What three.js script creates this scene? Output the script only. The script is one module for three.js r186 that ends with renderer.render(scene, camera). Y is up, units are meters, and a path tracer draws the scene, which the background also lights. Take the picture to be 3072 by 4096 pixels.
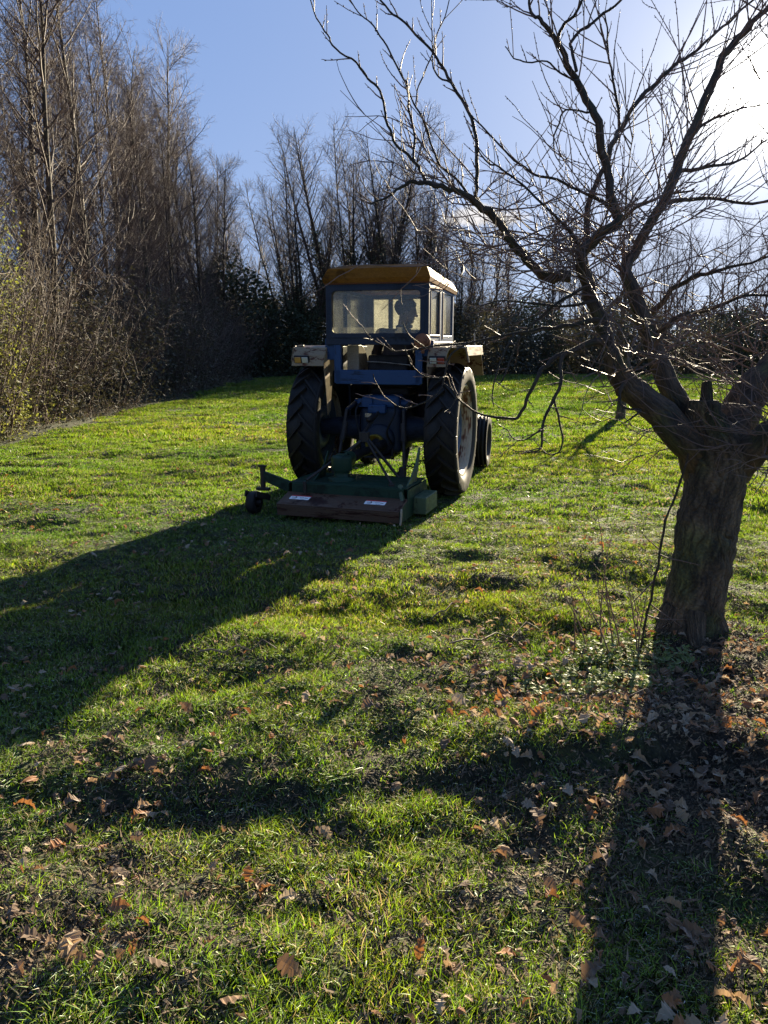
import * as THREE from 'three';
import { mergeGeometries, mergeVertices } from 'three/addons/utils/BufferGeometryUtils.js';
import { RoundedBoxGeometry } from 'three/addons/geometries/RoundedBoxGeometry.js';

// ---------------------------------------------------------------- camera, sky, sun, exposure
const scene = new THREE.Scene();
const camera = new THREE.PerspectiveCamera(67.33, 3 / 4, 0.05, 3000);
camera.position.set(0, 1.6, 0);
camera.rotation.set(THREE.MathUtils.degToRad(-12.3), 0, 0);

const SUN_AZ = THREE.MathUtils.degToRad(24.3), SUN_EL = THREE.MathUtils.degToRad(15);
const sunDir = new THREE.Vector3(Math.sin(SUN_AZ) * Math.cos(SUN_EL), Math.sin(SUN_EL), -Math.cos(SUN_AZ) * Math.cos(SUN_EL));

const renderer = new THREE.WebGLRenderer({ antialias: true });
renderer.setSize(768, 1024);
renderer.toneMapping = THREE.LinearToneMapping;
renderer.toneMappingExposure = 4.7;
renderer.shadowMap.enabled = true;
renderer.shadowMap.type = THREE.PCFSoftShadowMap;

const sun = new THREE.DirectionalLight(new THREE.Color().setRGB(1, 0.85, 0.6), 5);
sun.position.copy(sunDir).multiplyScalar(80);
sun.castShadow = true;
sun.shadow.mapSize.set(4096, 4096);
Object.assign(sun.shadow.camera, { left: -45, right: 45, top: 45, bottom: -45, near: 1, far: 220 });
scene.add(sun, sun.target);

// ---------------------------------------------------------------- numbers
function rngOf(seed) { let a = seed >>> 0; return () => { a = (a + 0x6D2B79F5) | 0; let t = Math.imul(a ^ (a >>> 15), 1 | a); t = (t + Math.imul(t ^ (t >>> 7), 61 | t)) ^ t; return ((t ^ (t >>> 14)) >>> 0) / 4294967296; }; }
const hash = (x, y, s) => { let h = Math.imul(x, 374761393) + Math.imul(y, 668265263) + Math.imul(s, 974634777) | 0; h = Math.imul(h ^ (h >>> 13), 1274126177); return ((h ^ (h >>> 16)) >>> 0) / 4294967296; };
const sm = (t) => t * t * (3 - 2 * t);
function vn(x, y, s = 0, wrap = 0) {            // value noise, -1..1
  const xi = Math.floor(x), yi = Math.floor(y), u = sm(x - xi), v = sm(y - yi);
  const w = (k) => wrap ? ((k % wrap) + wrap) % wrap : k;
  const a = hash(w(xi), w(yi), s), b = hash(w(xi + 1), w(yi), s), c = hash(w(xi), w(yi + 1), s), d = hash(w(xi + 1), w(yi + 1), s);
  return (a + (b - a) * u + (c - a + (a - b - c + d) * u) * v) * 2 - 1;
}
const fbm = (x, y, s = 0, oct = 3) => { let t = 0, a = 0.5; for (let o = 0; o < oct; o++) { t += a * vn(x, y, s + o * 17); x *= 2.03; y *= 2.03; a *= 0.5; } return t; };
const clamp = (x, a = 0, b = 1) => Math.min(b, Math.max(a, x));
const sstep = (a, b, x) => sm(clamp((x - a) / (b - a)));
const lerp = (a, b, t) => a + (b - a) * t;
const V = (x, y, z) => new THREE.Vector3(x, y, z);
const lin = (r, g, b) => new THREE.Color().setRGB(r, g, b);

// ---------------------------------------------------------------- the sky: clear winter air, pale towards the low sun, one small cloud low over the trees
{
  const AIR = 0.236, W = 2048, Hh = 1024, data = new Float32Array(W * Hh * 4);
  for (let j = 0; j < Hh; j++) {
    const el = ((j + 0.5) / Hh - 0.5) * Math.PI, y = Math.sin(el), ce = Math.cos(el);
    for (let i = 0; i < W; i++) {
      const az = ((i + 0.5) / W - 0.5) * 2 * Math.PI, x = Math.cos(az) * ce, z = Math.sin(az) * ce;
      const g = Math.acos(clamp(x * sunDir.x + y * sunDir.y + z * sunDir.z, -1, 1)) * 180 / Math.PI;
      const e = Math.max(0, el * 180 / Math.PI);
      const k = Math.exp(-e / 9), q = Math.exp(-e / 40);
      let r = lerp(0.10, 0.205, q) + 0.22 * k, gg = lerp(0.22, 0.36, q) + 0.22 * k, b = lerp(0.52, 0.72, q) + 0.13 * k;
      const a1 = 60 * Math.exp(-g / 0.75), a2 = 0.62 * Math.exp(-g / 5.5), a3 = 0.44 * Math.exp(-g / 18);
      r += a1 + a2 + a3; gg += a1 * 0.97 + a2 * 0.92 + a3 * 0.83; b += a1 * 0.88 + a2 * 0.75 + a3 * 0.55;
      // cumulus low ahead
      const azF = Math.atan2(x, -z) * 180 / Math.PI, ee = el * 180 / Math.PI;
      const cx = (azF - 6.9) / 3.4, cy = (ee - 8.4 - 0.25 * vn(azF * 1.1, 3, 5)) / (ee > 8.4 ? 0.95 : 0.5);
      const dd = 1 - cx * cx - cy * cy + 0.55 * fbm(azF * 1.6, ee * 2.2, 9, 4);
      if (dd > 0) { const o = sstep(0, 0.55, dd) * 0.8; r = lerp(r, 0.98, o); gg = lerp(gg, 0.92, o); b = lerp(b, 0.86, o); }
      const n = (j * W + i) * 4; data[n] = r * AIR; data[n + 1] = gg * AIR; data[n + 2] = b * AIR; data[n + 3] = 1;
    }
  }
  const t = new THREE.DataTexture(data, W, Hh, THREE.RGBAFormat, THREE.FloatType);
  t.mapping = THREE.EquirectangularReflectionMapping; t.magFilter = THREE.LinearFilter; t.minFilter = THREE.LinearFilter; t.needsUpdate = true;
  scene.background = t; scene.environment = t;
}

// ---------------------------------------------------------------- building helpers
const used = {};
function numbered(name) { const k = used[name] = (used[name] ?? -1) + 1; return k ? `${name}_${String(k).padStart(3, '0')}` : name; }
function tag(o, label, category, group, kind) {
  if (label) o.userData.label = label; if (category) o.userData.category = category;
  if (group) o.userData.group = group; if (kind) o.userData.kind = kind;
  return o;
}
function top(o, name, label, category, group, kind) { o.name = numbered(name); tag(o, label, category, group, kind); scene.add(o); return o; }
function shade(o) { o.traverse((m) => { if (m.isMesh) { m.castShadow = true; m.receiveShadow = true; } }); return o; }
function part(parent, name, geo, mat, label) {
  const g = Array.isArray(geo) ? join(geo) : geo;
  const m = new THREE.Mesh(g, mat); m.name = name; m.castShadow = m.receiveShadow = true; if (label) m.userData.label = label;
  parent.add(m); return m;
}
function join(list) {
  return mergeGeometries(list.map((g) => { const h = g.index ? g.toNonIndexed() : g; for (const k of Object.keys(h.attributes)) if (!['position', 'normal', 'uv'].includes(k)) h.deleteAttribute(k); return h; }));
}
class MB {                                       // collects tubes and faces for one mesh
  constructor() { this.p = []; this.n = []; this.u = []; this.c = []; this.i = []; }
  v(x, y, z, nx, ny, nz, u = 0, w = 0, col) { this.p.push(x, y, z); this.n.push(nx, ny, nz); this.u.push(u, w); if (col) this.c.push(col[0], col[1], col[2]); return this.p.length / 3 - 1; }
  // pts: [x, y, z, r]; a tapering tube that follows them
  tube(pts, sides, { cap = true, rough = 0, seed = 1, uvs = 1 } = {}) {
    const n = pts.length; let ax = null, first = -1, len = 0;
    for (let k = 0; k < n; k++) {
      const a = pts[Math.max(0, k - 1)], b = pts[Math.min(n - 1, k + 1)], q = pts[k];
      let tx = b[0] - a[0], ty = b[1] - a[1], tz = b[2] - a[2]; const tl = Math.hypot(tx, ty, tz) || 1; tx /= tl; ty /= tl; tz /= tl;
      if (!ax) ax = Math.abs(ty) < 0.9 ? [0, 1, 0] : [1, 0, 0];
      let d = ax[0] * tx + ax[1] * ty + ax[2] * tz, ex = ax[0] - d * tx, ey = ax[1] - d * ty, ez = ax[2] - d * tz; const el = Math.hypot(ex, ey, ez) || 1; ex /= el; ey /= el; ez /= el; ax = [ex, ey, ez];
      const fx = ty * ez - tz * ey, fy = tz * ex - tx * ez, fz = tx * ey - ty * ex;
      if (k) len += Math.hypot(q[0] - pts[k - 1][0], q[1] - pts[k - 1][1], q[2] - pts[k - 1][2]);
      if (k === n - 1 && q[3] < 1e-4) {
        const m = this.v(q[0], q[1], q[2], tx, ty, tz, 0.5, len * uvs);
        for (let s = 0; s < sides; s++) this.i.push(first + s, first + (s + 1) % (sides + 1), m);
        return this;
      }
      const base = this.p.length / 3;
      for (let s = 0; s <= sides; s++) {
        const t = s % sides / sides * 2 * Math.PI, cs = Math.cos(t), sn = Math.sin(t), nx = ex * cs + fx * sn, ny = ey * cs + fy * sn, nz = ez * cs + fz * sn;
        const r = q[3] * (rough ? 1 + rough * (vn(cs * 2.3 + k * 0.7, sn * 2.3 + k * 0.35, seed) + 0.6 * vn(cs * 6 + 9, sn * 6 + k * 0.3, seed + 5)) : 1);
        this.v(q[0] + nx * r, q[1] + ny * r, q[2] + nz * r, nx, ny, nz, s / sides, len * uvs);
      }
      if (k) for (let s = 0; s < sides; s++) this.i.push(first + s, first + s + 1, base + s, first + s + 1, base + s + 1, base + s);
      first = base;
      if (cap && (k === n - 1 || k === 0)) { const o = k ? 1 : -1, m = this.v(q[0], q[1], q[2], tx * o, ty * o, tz * o, 0.5, len * uvs); for (let s = 0; s < sides; s++) k ? this.i.push(base + s, base + s + 1, m) : this.i.push(base + s + 1, base + s, m); }
    }
    return this;
  }
  tri(a, b, c, col, n) {
    if (!n) { const ux = b[0] - a[0], uy = b[1] - a[1], uz = b[2] - a[2], vx = c[0] - a[0], vy = c[1] - a[1], vz = c[2] - a[2]; n = [uy * vz - uz * vy, uz * vx - ux * vz, ux * vy - uy * vx]; const l = Math.hypot(...n) || 1; n = n.map((k) => k / l); }
    const i = this.v(...a, ...n, 0, 0, col); this.v(...b, ...n, 1, 0, col); this.v(...c, ...n, 0.5, 1, col); this.i.push(i, i + 1, i + 2); return this;
  }
  // a leaf: two halves folded along the rib. o base, d direction (length included), s side (half width included)
  leaf(o, d, s, fold = 0.3, col) {
    const nx = s[1] * d[2] - s[2] * d[1], ny = s[2] * d[0] - s[0] * d[2], nz = s[0] * d[1] - s[1] * d[0], nl = Math.hypot(nx, ny, nz) || 1, f = fold * Math.hypot(...s) / nl;
    const m = (k) => [o[0] + d[0] * 0.45 + k * s[0] + nx * f, o[1] + d[1] * 0.45 + k * s[1] + ny * f, o[2] + d[2] * 0.45 + k * s[2] + nz * f], e = [o[0] + d[0], o[1] + d[1], o[2] + d[2]];
    return this.tri(o, m(1), e, col).tri(o, e, m(-1), col);
  }
  build() {
    const g = new THREE.BufferGeometry();
    g.setAttribute('position', new THREE.Float32BufferAttribute(this.p, 3)); g.setAttribute('normal', new THREE.Float32BufferAttribute(this.n, 3)); g.setAttribute('uv', new THREE.Float32BufferAttribute(this.u, 2));
    if (this.c.length) g.setAttribute('color', new THREE.Float32BufferAttribute(this.c, 3));
    g.setIndex(this.i); return g;
  }
  get empty() { return !this.i.length; }
}
function smoothPath(pts, per) {                  // Catmull-Rom through [x, y, z, r]
  const out = []; const n = pts.length;
  for (let k = 0; k < n - 1; k++) {
    const a = pts[Math.max(0, k - 1)], b = pts[k], c = pts[k + 1], d = pts[Math.min(n - 1, k + 2)];
    for (let j = 0; j < per; j++) { const t = j / per, t2 = t * t, t3 = t2 * t; out.push([0, 1, 2, 3].map((m) => 0.5 * (2 * b[m] + (c[m] - a[m]) * t + (2 * a[m] - 5 * b[m] + 4 * c[m] - d[m]) * t2 + (3 * b[m] - a[m] - 3 * c[m] + d[m]) * t3))); }
  }
  out.push(pts[n - 1]); return out;
}

// ---------------------------------------------------------------- textures: grain, dirt, bark
function noiseTexture(size, fn, srgb = false) {
  const d = new Uint8Array(size * size * 4);
  for (let j = 0; j < size; j++) for (let i = 0; i < size; i++) { const c = fn(i / size, j / size), n = (j * size + i) * 4; for (let k = 0; k < 3; k++) d[n + k] = clamp(c[k]) * 255; d[n + 3] = 255; }
  const t = new THREE.DataTexture(d, size, size); t.wrapS = t.wrapT = THREE.RepeatWrapping; t.magFilter = THREE.LinearFilter; t.minFilter = THREE.LinearMipmapLinearFilter; t.generateMipmaps = true;
  if (srgb) t.colorSpace = THREE.SRGBColorSpace; t.needsUpdate = true; return t;
}
const tiled = (u, v, f, s) => vn(u * f, v * f, s, f);
const soilTex = noiseTexture(512, (u, v) => { const a = tiled(u, v, 8, 1) * 0.12 + tiled(u, v, 32, 2) * 0.16 + tiled(u, v, 96, 3) * 0.2 + tiled(u, v, 256, 4) * 0.14; const w = 0.72 + a; return [w, w * (0.97 + 0.05 * tiled(u, v, 16, 8)), w * 0.94]; }, true);
const soilBump = noiseTexture(512, (u, v) => { const w = 0.5 + tiled(u, v, 24, 12) * 0.22 + tiled(u, v, 80, 13) * 0.2 + tiled(u, v, 240, 14) * 0.12; return [w, w, w]; });
const barkTex = noiseTexture(512, (u, v) => { const s = tiled(u + 0.03 * tiled(u, v, 8, 5), v * 0.25, 64, 21) * 0.18 + tiled(u, v, 12, 22) * 0.14 + tiled(u, v, 128, 23) * 0.12; const moss = clamp(tiled(u, v, 5, 27) * 1.5 - 0.2) * 0.5, w = 0.62 + s; return [w * (1 - 0.3 * moss), w * (0.94 + 0.05 * moss), w * (0.84 - 0.35 * moss)]; }, true);
const barkBump = noiseTexture(512, (u, v) => { const f = Math.abs(vn((u + 0.025 * tiled(u, v, 12, 35)) * 40, v * 10, 31, 40)), w = 0.2 + 0.55 * sstep(0.04, 0.4, f) + tiled(u, v, 64, 33) * 0.12 + tiled(u, v, 200, 34) * 0.1; return [w, w, w]; });
const wearTex = noiseTexture(512, (u, v) => { const p = tiled(u, v, 4, 41) * 0.5 + tiled(u, v, 12, 42) * 0.35 + tiled(u, v, 48, 43) * 0.25, f = tiled(u, v, 160, 44) * 0.08; const w = 0.8 + f - 0.32 * sstep(0.1, 0.7, p); return [w, w * 0.97, w * 0.93]; }, true);
const rustTex = noiseTexture(512, (u, v) => { const p = tiled(u, v, 5, 51) * 0.5 + tiled(u, v, 16, 52) * 0.4 + tiled(u, v, 64, 53) * 0.25, k = sstep(0.12, 0.4, p); const f = 1 + 0.08 * tiled(u, v, 128, 55); return [lerp(0.86, 0.5, k) * f, lerp(0.8, 0.3, k) * f, lerp(0.7, 0.2, k) * f]; }, true);
const roughTex = noiseTexture(256, (u, v) => { const w = 0.78 + 0.2 * tiled(u, v, 6, 61) + 0.14 * tiled(u, v, 32, 62); return [w, w, w]; });

// ---------------------------------------------------------------- the ground
const TREE = { x: 1.72, z: -4.1 };
const RIG = { x: 0.02, z: -8.47, yaw: 16 * Math.PI / 180 };
const rutLine = (x) => 2.62 + 0.14 * Math.sin(x * 1.1 + 0.6) + 0.1 * vn(x * 1.7, 2, 71);
function ground(x, z) {
  const d = Math.hypot(x, z), fade = 1 - 0.5 * sstep(60, 140, d);
  const dx = x - RIG.x, dz = z - RIG.z, rig = 1 - 0.75 * Math.exp(-(dx * dx + dz * dz) / 3.2);
  const near = 1 - 0.4 * sstep(3.5, 7, d);
  let h = 0.05 * fbm(x * 0.5 + 3, z * 0.75, 72, 2) + 0.042 * vn(x * 1.25, z * 2.1, 74) * near + 0.034 * vn(x * 2.7 + 5, z * 4.1, 75) * near + 0.016 * vn(x * 7, z * 9, 76) + (0.016 * vn(x * 4.6, z * 6.5, 85) + 0.007 * vn(x * 17, z * 19, 87) + 0.004 * vn(x * 31, z * 33, 88)) * (1 - sstep(4.5, 8, d));
  h *= rig * fade;
  const far = -z - rutLine(x);                                  // the soft edge of an old wheel rut that crosses in front of the tree
  if (x < 2.2 && far > -0.25 && far < 1.5) h += 0.055 * sstep(-0.08, 0.05, far) * (1 - sstep(0.1, 0.7, far)) * sstep(2.1, 1.2, x) * (0.7 + 0.45 * vn(x * 1.6, 1, 77));
  const tx = x - TREE.x, tz = z - TREE.z; h += 0.07 * Math.exp(-(tx * tx + tz * tz) / 0.25);
  return h;
}
// how much turf there is: thin and trodden round the old tree, patchy near the camera, close beyond
function turf(x, z) {
  const d = Math.hypot(x, z);
  const a = [TREE.x + 0.2, TREE.z], b = [0.95, -2.3], t = clamp(((x - a[0]) * (b[0] - a[0]) + (z - a[1]) * (b[1] - a[1])) / ((b[0] - a[0]) ** 2 + (b[1] - a[1]) ** 2));
  const bare = Math.hypot(x - lerp(a[0], b[0], t), (z - lerp(a[1], b[1], t)) * 1.15) - 0.22 * vn(x * 2.2, z * 2.6, 81);
  let k = 0.16 + 0.84 * sstep(0.05, 0.75, bare);
  const patch = fbm(x * 0.9, z * 1.5, 83, 3) * 1.7 + vn(x * 3.6, z * 5, 84) * 0.6;
  k *= lerp(0.25 + 0.75 * sstep(-1.0, -0.35, patch), 1, sstep(3.2, 6, d) * 0.9);
  const clump = vn(x * 4.6, z * 6.5, 85) + 0.6 * vn(x * 10, z * 13, 86);          // tussocks with soil between them
  k *= lerp(0.5 + 0.5 * sstep(-0.5, 0.15, clump), 1, sstep(3.5, 6.5, d) * 0.75);
  return k;
}
{
  const axis = (dense0, dense1, step, lo, hi, grow) => {
    const a = []; for (let v = dense0; v <= dense1 + 1e-9; v += step) a.push(v);
    let s = step, v = dense1; while (v < hi) { s *= grow; v += s; a.push(Math.min(v, hi)); }
    s = step; v = dense0; while (v > lo) { s *= grow; v -= s; a.unshift(Math.max(v, lo)); }
    return a;
  };
  const xs = axis(-3.6, 3.6, 0.04, -700, 700, 1.065), zs = axis(-7.5, -1, 0.035, -1200, 60, 1.035);
  const p = new Float32Array(xs.length * zs.length * 3), c = new Float32Array(p.length), u = new Float32Array(xs.length * zs.length * 2), idx = [];
  let n = 0;
  for (const z of zs) for (const x of xs) {
    const k = turf(x, z), g = 0.5 + 0.5 * vn(x * 1.3, z * 1.3, 91);
    p[n * 3] = x; p[n * 3 + 1] = ground(x, z); p[n * 3 + 2] = z; u[n * 2] = x * 0.8; u[n * 2 + 1] = z * 0.8;
    c[n * 3] = lerp(0.042, lerp(0.04, 0.07, g), k); c[n * 3 + 1] = lerp(0.03, lerp(0.065, 0.09, g), k); c[n * 3 + 2] = lerp(0.019, 0.012, k); n++;
  }
  for (let j = 0; j < zs.length - 1; j++) for (let i = 0; i < xs.length - 1; i++) { const a = j * xs.length + i, b = a + xs.length; idx.push(a, b, a + 1, b, b + 1, a + 1); }
  const g = new THREE.BufferGeometry();
  g.setAttribute('position', new THREE.BufferAttribute(p, 3)); g.setAttribute('color', new THREE.BufferAttribute(c, 3)); g.setAttribute('uv', new THREE.BufferAttribute(u, 2)); g.setIndex(idx); g.computeVertexNormals();
  const m = new THREE.Mesh(g, new THREE.MeshStandardMaterial({ vertexColors: true, map: soilTex, bumpMap: soilBump, bumpScale: 0.03, roughness: 1 }));
  m.receiveShadow = m.castShadow = true; top(m, 'ground', 'uneven orchard ground of soil and turf', 'ground', null, 'structure');
}

// ---------------------------------------------------------------- turf: tufts of single blades
const grassMat = new THREE.MeshPhysicalMaterial({ vertexColors: true, roughness: 1, transmission: 0.5, thickness: 0, side: THREE.DoubleSide, clearcoat: 0.09, clearcoatRoughness: 0.25 });
function tuft(seed, blades, spread, h, wid, lean) {
  const r = rngOf(seed), m = new MB();
  for (let b = 0; b < blades; b++) {
    const a = r() * 6.283, q = Math.sqrt(r()) * spread, x = Math.cos(a) * q, z = Math.sin(a) * q, L = h * (0.45 + 0.75 * r()), w = wid * (0.6 + 0.7 * r());
    const da = r() * 6.283, le = lean * (0.25 + r()) , dx = Math.cos(da) * le, dz = Math.sin(da) * le, f = r() * 6.283, wx = Math.cos(f) * w, wz = Math.sin(f) * w;
    const straw = r() < 0.09, t = r(), col = straw ? [0.42, 0.34, 0.16] : [lerp(0.13, 0.29, t), lerp(0.28, 0.40, t), lerp(0.008, 0.016, t)];
    const P = (k, s) => [x + dx * L * k * k + wx * s, L * k * (1 - 0.28 * le * k) - 0.008, z + dz * L * k * k + wz * s];
    const ux = dx, uy = 1 - 0.28 * le, uz = dz, nn = [uy * wz, uz * wx - ux * wz, -uy * wx], nl = Math.hypot(...nn), N = nn.map((v) => v / nl * (nn[1] < 0 ? -1 : 1));
    const v = (q2) => m.v(...q2, ...N, 0, 0, col);
    const i0 = v(P(0, -0.5)), i1 = v(P(0, 0.5)), i2 = v(P(0.55, -0.42)), i3 = v(P(0.55, 0.42)), i4 = v(P(1, 0));
    m.i.push(i0, i1, i2, i1, i3, i2, i2, i3, i4);
  }
  return m.build();
}
function scatterTurf(name, label, geos, zones, seed) {
  const r = rngOf(seed), lists = geos.map(() => []);
  for (const [d0, d1, per, sc, minK] of zones) for (let d = d0; d < d1; d += 0.25) {
    const half = 0.52 * d + 1.9, n = Math.round(per * 0.25 * 2 * half);
    for (let k = 0; k < n; k++) {
      const x = (r() * 2 - 1) * half, z = -(d + r() * 0.25), kk = turf(x, z);
      if (r() > kk ||  x < -6.1 - 0.35 * vn(z * 0.7, 1, 95) || -z > 41.5) { r(); continue; }
      const lush = 0.7 + 0.35 * vn(x * 0.8, z * 1.2, 96) + 0.3 * vn(x * 3.1, z * 4.2, 99) + 0.25 * r();
      lists[Math.floor(r() * geos.length)].push([x, z, sc * (0.75 + 0.5 * r()), lush, r() * 6.283, vn(x * 0.45, z * 0.6, 97) * 0.5 + vn(x * 2.3, z * 2.3, 98) * 0.3 + (r() - 0.5) * 0.35]);
    }
  }
  const g = new THREE.Group(), M = new THREE.Matrix4(), Q = new THREE.Quaternion(), up = V(0, 1, 0), C = new THREE.Color();
  lists.forEach((l, n) => {
    const im = new THREE.InstancedMesh(geos[n], grassMat, l.length); im.name = 'turf';
    l.forEach(([x, z, s, lush, a, t], k) => {
      Q.setFromAxisAngle(up, a); M.compose(V(x, ground(x, z), z), Q, V(s, s * lush, s)); im.setMatrixAt(k, M);
      C.setRGB(clamp(1 + 0.5 * t, 0.55, 1.5), clamp(1 + 0.18 * t, 0.7, 1.2), clamp(1 - 0.2 * t, 0.6, 1.3)); im.setColorAt(k, C);
    });
    im.castShadow = im.receiveShadow = true; im.userData.kind = 'stuff'; g.add(im);
  });
  return top(g, name, label, 'grass', null, 'stuff');
}
scatterTurf('long_grass', 'tufted longer grass in the foreground', [1, 2, 3, 4, 5, 6].map((s) => tuft(s, 26, 0.04, 0.046, 0.0028, 1.05)), [[0.9, 4.5, 820, 1, 0.08], [4.5, 7, 300, 1, 0.1]], 11);
scatterTurf('mown_grass', 'short mown grass of the orchard lawn', [11, 12, 13, 14].map((s) => tuft(s, 26, 0.06, 0.042, 0.0055, 0.8)), [[1, 3, 120, 0.8, 0.05], [3, 7, 260, 0.9, 0.05], [7, 13, 300, 1.1, 0.0], [13, 24, 130, 1.7, 0], [24, 42, 52, 2.4, 0]], 12);

// ---------------------------------------------------------------- dead bits on the bare soil: straw, stalks, crumbs of leaf
{
  const r = rngOf(21), geos = [31, 32, 33].map((s) => { const q = rngOf(s), m = new MB(); for (let b = 0; b < 16; b++) { const a = q() * 6.283, d = Math.sqrt(q()) * 0.06, x = Math.cos(a) * d, z = Math.sin(a) * d, y = 0.002 + 0.008 * q(), f = q() * 6.283, L = 0.006 + 0.035 * q() * q(), w = 0.001 + 0.004 * q() * q(), cx = Math.cos(f), cz = Math.sin(f), h = (q() - 0.4) * 0.02, t = q(), c = t < 0.5 ? [0.085, 0.055, 0.032] : t < 0.85 ? [0.06, 0.045, 0.025] : [0.2, 0.14, 0.075]; m.tri([x - cz * w, y, z + cx * w], [x + cz * w, y + 0.002, z - cx * w], [x + cx * L, y + h + 0.004, z + cz * L], c); } return m.build(); }), lists = geos.map(() => []);
  const mat = new THREE.MeshStandardMaterial({ vertexColors: true, roughness: 0.9, side: THREE.DoubleSide });
  for (let k = 0; k < 30000; k++) { const d = 1 + 5 * Math.pow(r(), 1.3), x = (r() * 2 - 1) * (0.52 * d + 1.6), z = -d; if (r() < turf(x, z) * 0.85) continue; lists[k % 3].push([x, z, 0.7 + 0.8 * r(), r() * 6.283]); }
  const g = new THREE.Group(), M4 = new THREE.Matrix4(), Q = new THREE.Quaternion(), up = V(0, 1, 0);
  lists.forEach((l, n) => { const im = new THREE.InstancedMesh(geos[n], mat, l.length); im.name = 'dead_bits'; im.userData.kind = 'stuff'; l.forEach(([x, z, s, a], k) => { Q.setFromAxisAngle(up, a); M4.compose(V(x, ground(x, z), z), Q, V(s, s, s)); im.setMatrixAt(k, M4); }); im.castShadow = im.receiveShadow = true; g.add(im); });
  top(g, 'dead_bits', 'straw and crumbs of dead leaf on the bare soil', 'debris', null, 'stuff');
}

// ---------------------------------------------------------------- fallen leaves
const leafMats = [[0.20, 0.11, 0.05], [0.32, 0.21, 0.11], [0.25, 0.105, 0.03], [0.13, 0.08, 0.045], [0.34, 0.26, 0.17]].map((c) => new THREE.MeshPhysicalMaterial({ color: lin(...c), roughness: 1, transmission: 0.35, thickness: 0, side: THREE.DoubleSide }));
function oakLeaf(seed, segs, curl, bend) {
  const r = rngOf(seed), m = new MB(), rows = [], lob = 3 + r(), ph = r() * 2, tw = (r() - 0.5) * 1.2;
  for (let k = 0; k <= segs; k++) {
    const t = k / segs, w = (0.30 * Math.sin(Math.PI * Math.pow(t, 0.75)) * (1 + 0.33 * Math.cos(t * 6.283 * lob + ph)) + 0.012), y = Math.sin(t * 3.1) * bend + 0.1 * (r() - 0.5), z = t - 0.5;
    const c = curl * (0.6 + 0.8 * t) + 0.25 * (r() - 0.5), tt = tw * (t - 0.5);
    const side = (s) => { const a = c * s; const x = Math.sin(a) / (Math.abs(c) > 0.05 ? c : 1) * w * (Math.abs(c) > 0.05 ? 1 : s), yy = (1 - Math.cos(a)) / (Math.abs(c) > 0.05 ? c : 1) * w; return [x * Math.cos(tt) - yy * Math.sin(tt), y + x * Math.sin(tt) + yy * Math.cos(tt) + 0.08 * (r() - 0.5), z + 0.05 * (r() - 0.5)]; };
    rows.push([side(-1), [0, y, z], side(1)]);
  }
  for (let k = 0; k < segs; k++) for (const [a, b] of [[0, 1], [1, 2]]) { const A = rows[k][a], B = rows[k][b], C = rows[k + 1][a], D = rows[k + 1][b]; m.tri(A, C, B).tri(B, C, D); }
  return m.build();
}
const leafGeo = []; for (let k = 0; k < 9; k++) leafGeo.push(oakLeaf(300 + k, 13, [0.4, 1.2, -0.9, 1.7, 0.2, -1.5, 0.8, 2.1, -0.4][k], [0.1, 0.2, 0.05, 0.28, 0.02, 0.16, 0.3, 0.12, 0.22][k]));
const litterGeo = []; for (let k = 0; k < 5; k++) litterGeo.push(oakLeaf(400 + k, 8, [0.5, 1.3, -1, 1.8, 0.2][k], 0.1 + 0.04 * k));
function litterHere(x, z, r) {                   // thick under the tree, scattered on the lawn
  const d = Math.hypot((x - 1.5) / 1.5, (z + 3.3) / 1.3);
  return Math.max(0.5 * (1 - sstep(0.35, 1.15, d)), 0.10 * sstep(-0.35, 0.5, vn(x * 1.1, z * 1.5, 101)) * (1 - 0.85 * sstep(5, 13, -z)), (1 - turf(x, z)) * 0.1);
}
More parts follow.
